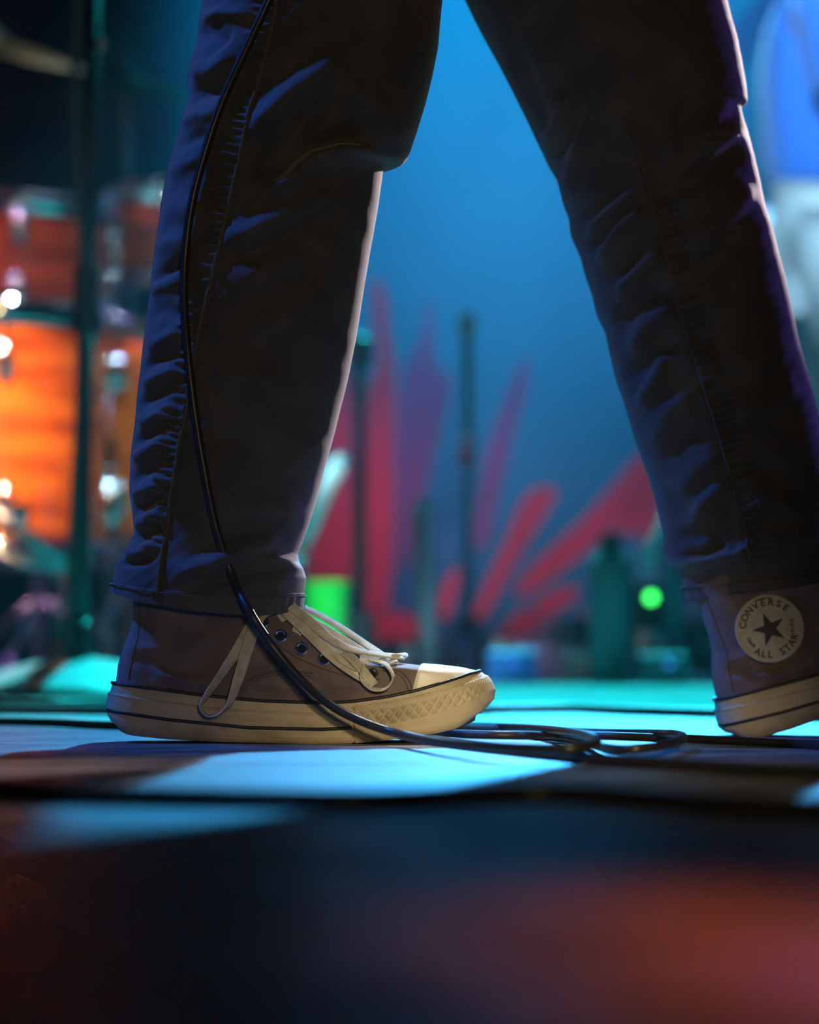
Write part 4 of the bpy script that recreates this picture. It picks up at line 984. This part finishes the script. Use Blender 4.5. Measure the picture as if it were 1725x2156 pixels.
make_drum('rack_tom', P(320, 400, 5.8).x, 5.80, P(0, 470, 5.7).z, .14, .16, (.2, -.08, 0), 'smaller amber rack tom beside the near knee', legs=False, a_off=.3, post=(.02, .24))

def cymbal(px, py, d, R, tilt, label, basepx, m=M['brass']):
    c = P(px, py, d); b = Vector((P(basepx, 1400, d).x, d+.10, 0)); o = empty('cymbal_stand', b); tag(o, label, 'cymbal', 'cymbals of the drum kit')
    loc = c-b
    lathe('cymbal', [(R, -.0006), (R*.96, .004), (R*.6, .014), (R*.22, .022), (R*.18, .030), (R*.10, .040), (.006, .044), (.006, .042), (R*.10, .038), (R*.17, .028), (R*.22, .019), (R*.6, .012), (R*.96, .002)], m, o, 72, loc, tilt)
    tube('pole', [(0, 0, .03), (0, 0, loc.z*.75), loc+Vector((0, 0, .06))], .010, M['chrome'], o, 12)
    lathe('wing_nut', [(.0001, -.012), (.010, -.010), (.014, .0), (.010, .012), (.0001, .016)], M['chrome'], o, 14, loc+Vector((0, 0, .058)))
    lathe('felt_washer', [(.007, 0), (.018, 0), (.018, .012), (.007, .012)], M['black_plastic'], o, 16, loc+Vector((0, 0, .042)))
    lathe('clutch', [(.010, -.03), (.018, -.026), (.018, .026), (.010, .03)], M['chrome'], o, 16, (0, 0, loc.z*.55))
    tripod(o, 0, 0, 0, .28, .20, M['steel'], 3, .2, .008)
    return o
cymbal(255, 190, 6.1, .24, (.22, .10, 0), 'bronze cymbal tilted above the drums beside the near thigh', 262)
cymbal(-40, 95, 5.3, .20, (.2, .25, 0), 'bronze cymbal at the left edge of the picture', -330)
# kick pedal frame and stand legs in front of the floor tom
b = Vector((P(-30, 1400, 4.75).x, 4.75, 0)); st = empty('drum_hardware_stand', b); tag(st, 'steel double braced stand legs crossing in front of the large floor tom', 'stand')
for (a1, a2, r) in (((-120, 1000), (140, 1190), .013), ((-140, 1160), (140, 1195), .012), ((140, 1190), (150, 1428), .010)):
    p = P(*a1, 4.75)-b; q = P(*a2, 4.72)-b; tube('brace', [p, q], r, M['steel'], st, 14)
lathe('joint', [(.0001, -.02), (.014, -.016), (.018, 0), (.014, .016), (.0001, .02)], M['chrome'], st, 16, P(40, 1080, 4.73)-b)
tube('leg', [P(-120, 1000, 4.75)-b, P(-130, 1425, 4.75)-b], .010, M['steel'], st, 12)

# ------------------------------------------------------------------ musician at the right
mu = empty('person', (0, 0, 0)); tag(mu, 'musician in a blue shirt and white trousers at the right edge of the stage', 'person')
mx = P(1735, 0, 5.8).x; my = 5.8
JM = dict(pelvis=(mx+.03, my, .93), belly=(mx+.0, my, 1.05), chest=(mx-.015, my, 1.22), neckbase=(mx+.01, my, 1.40), neck=(mx+.04, my, 1.46), head=(mx+.08, my, 1.54), head2=(mx+.08, my, 1.60), crown=(mx+.07, my, 1.68), fwd=(1, 0, 0),
          shoulderR=(mx-.01, my-.17, 1.30), elbowR=(mx+.04, my-.22, 1.02), wristR=(mx+.27, my-.16, .98), handR=(1, .2, -.1),
          shoulderL=(mx-.01, my+.17, 1.30), elbowL=(mx+.06, my+.22, 1.02), wristL=(mx+.29, my+.16, 1.0), handL=(1, -.2, -.1),
          hipR=(mx+.03, my-.09, .86), kneeR=(mx+.06, my-.10, .48), calfR=(mx+.04, my-.10, .34), ankleR=(mx+.02, my-.10, .09), toeR=(mx+.15, my-.10, .03),
          hipL=(mx+.03, my+.09, .86), kneeL=(mx+.08, my+.10, .48), calfL=(mx+.06, my+.10, .34), ankleL=(mx+.04, my+.10, .09), toeL=(mx+.17, my+.10, .03))
make_body(JM, mu); face_parts(JM, mu)
sk = Sk(); r = sk.add((mx+.025, my, .93), (.165, .145)); ch = sk.chain(r, [((mx, my, 1.06), (.155, .135)), ((mx-.015, my, 1.22), (.165, .13)), ((mx+.005, my, 1.36), (.085, .085))])
for s in ('R', 'L'):
    a = Vector(JM['shoulder'+s]); b2 = Vector(JM['elbow'+s]); sk.chain(ch, [(a, .082), (a.lerp(b2, .55), .074), (a.lerp(b2, .62), .074)])
skin_mesh('shirt', sk.n, sk.e, M['shirt_blue'], mu)
sk = Sk(); r = sk.add((mx+.03, my, .90), (.155, .135))
for s in ('R', 'L'):
    sk.chain(r, [(JM['hip'+s], .105), (JM['knee'+s], .085), (Vector(JM['ankle'+s])+Vector((0, 0, .02)), .075)])
skin_mesh('trousers', sk.n, sk.e, M['white_cloth'], mu)
for s in ('R', 'L'):
    a = Vector(JM['ankle'+s]); sk = Sk(); i0 = sk.add((a.x-.01, a.y, .045), .042); sk.chain(i0, [((a.x+.08, a.y, .040), .040), ((a.x+.16, a.y, .032), .030)]); sk.chain(i0, [((a.x, a.y, .09), .042)])
    skin_mesh('shoe', sk.n, sk.e, M['black_plastic'], mu)
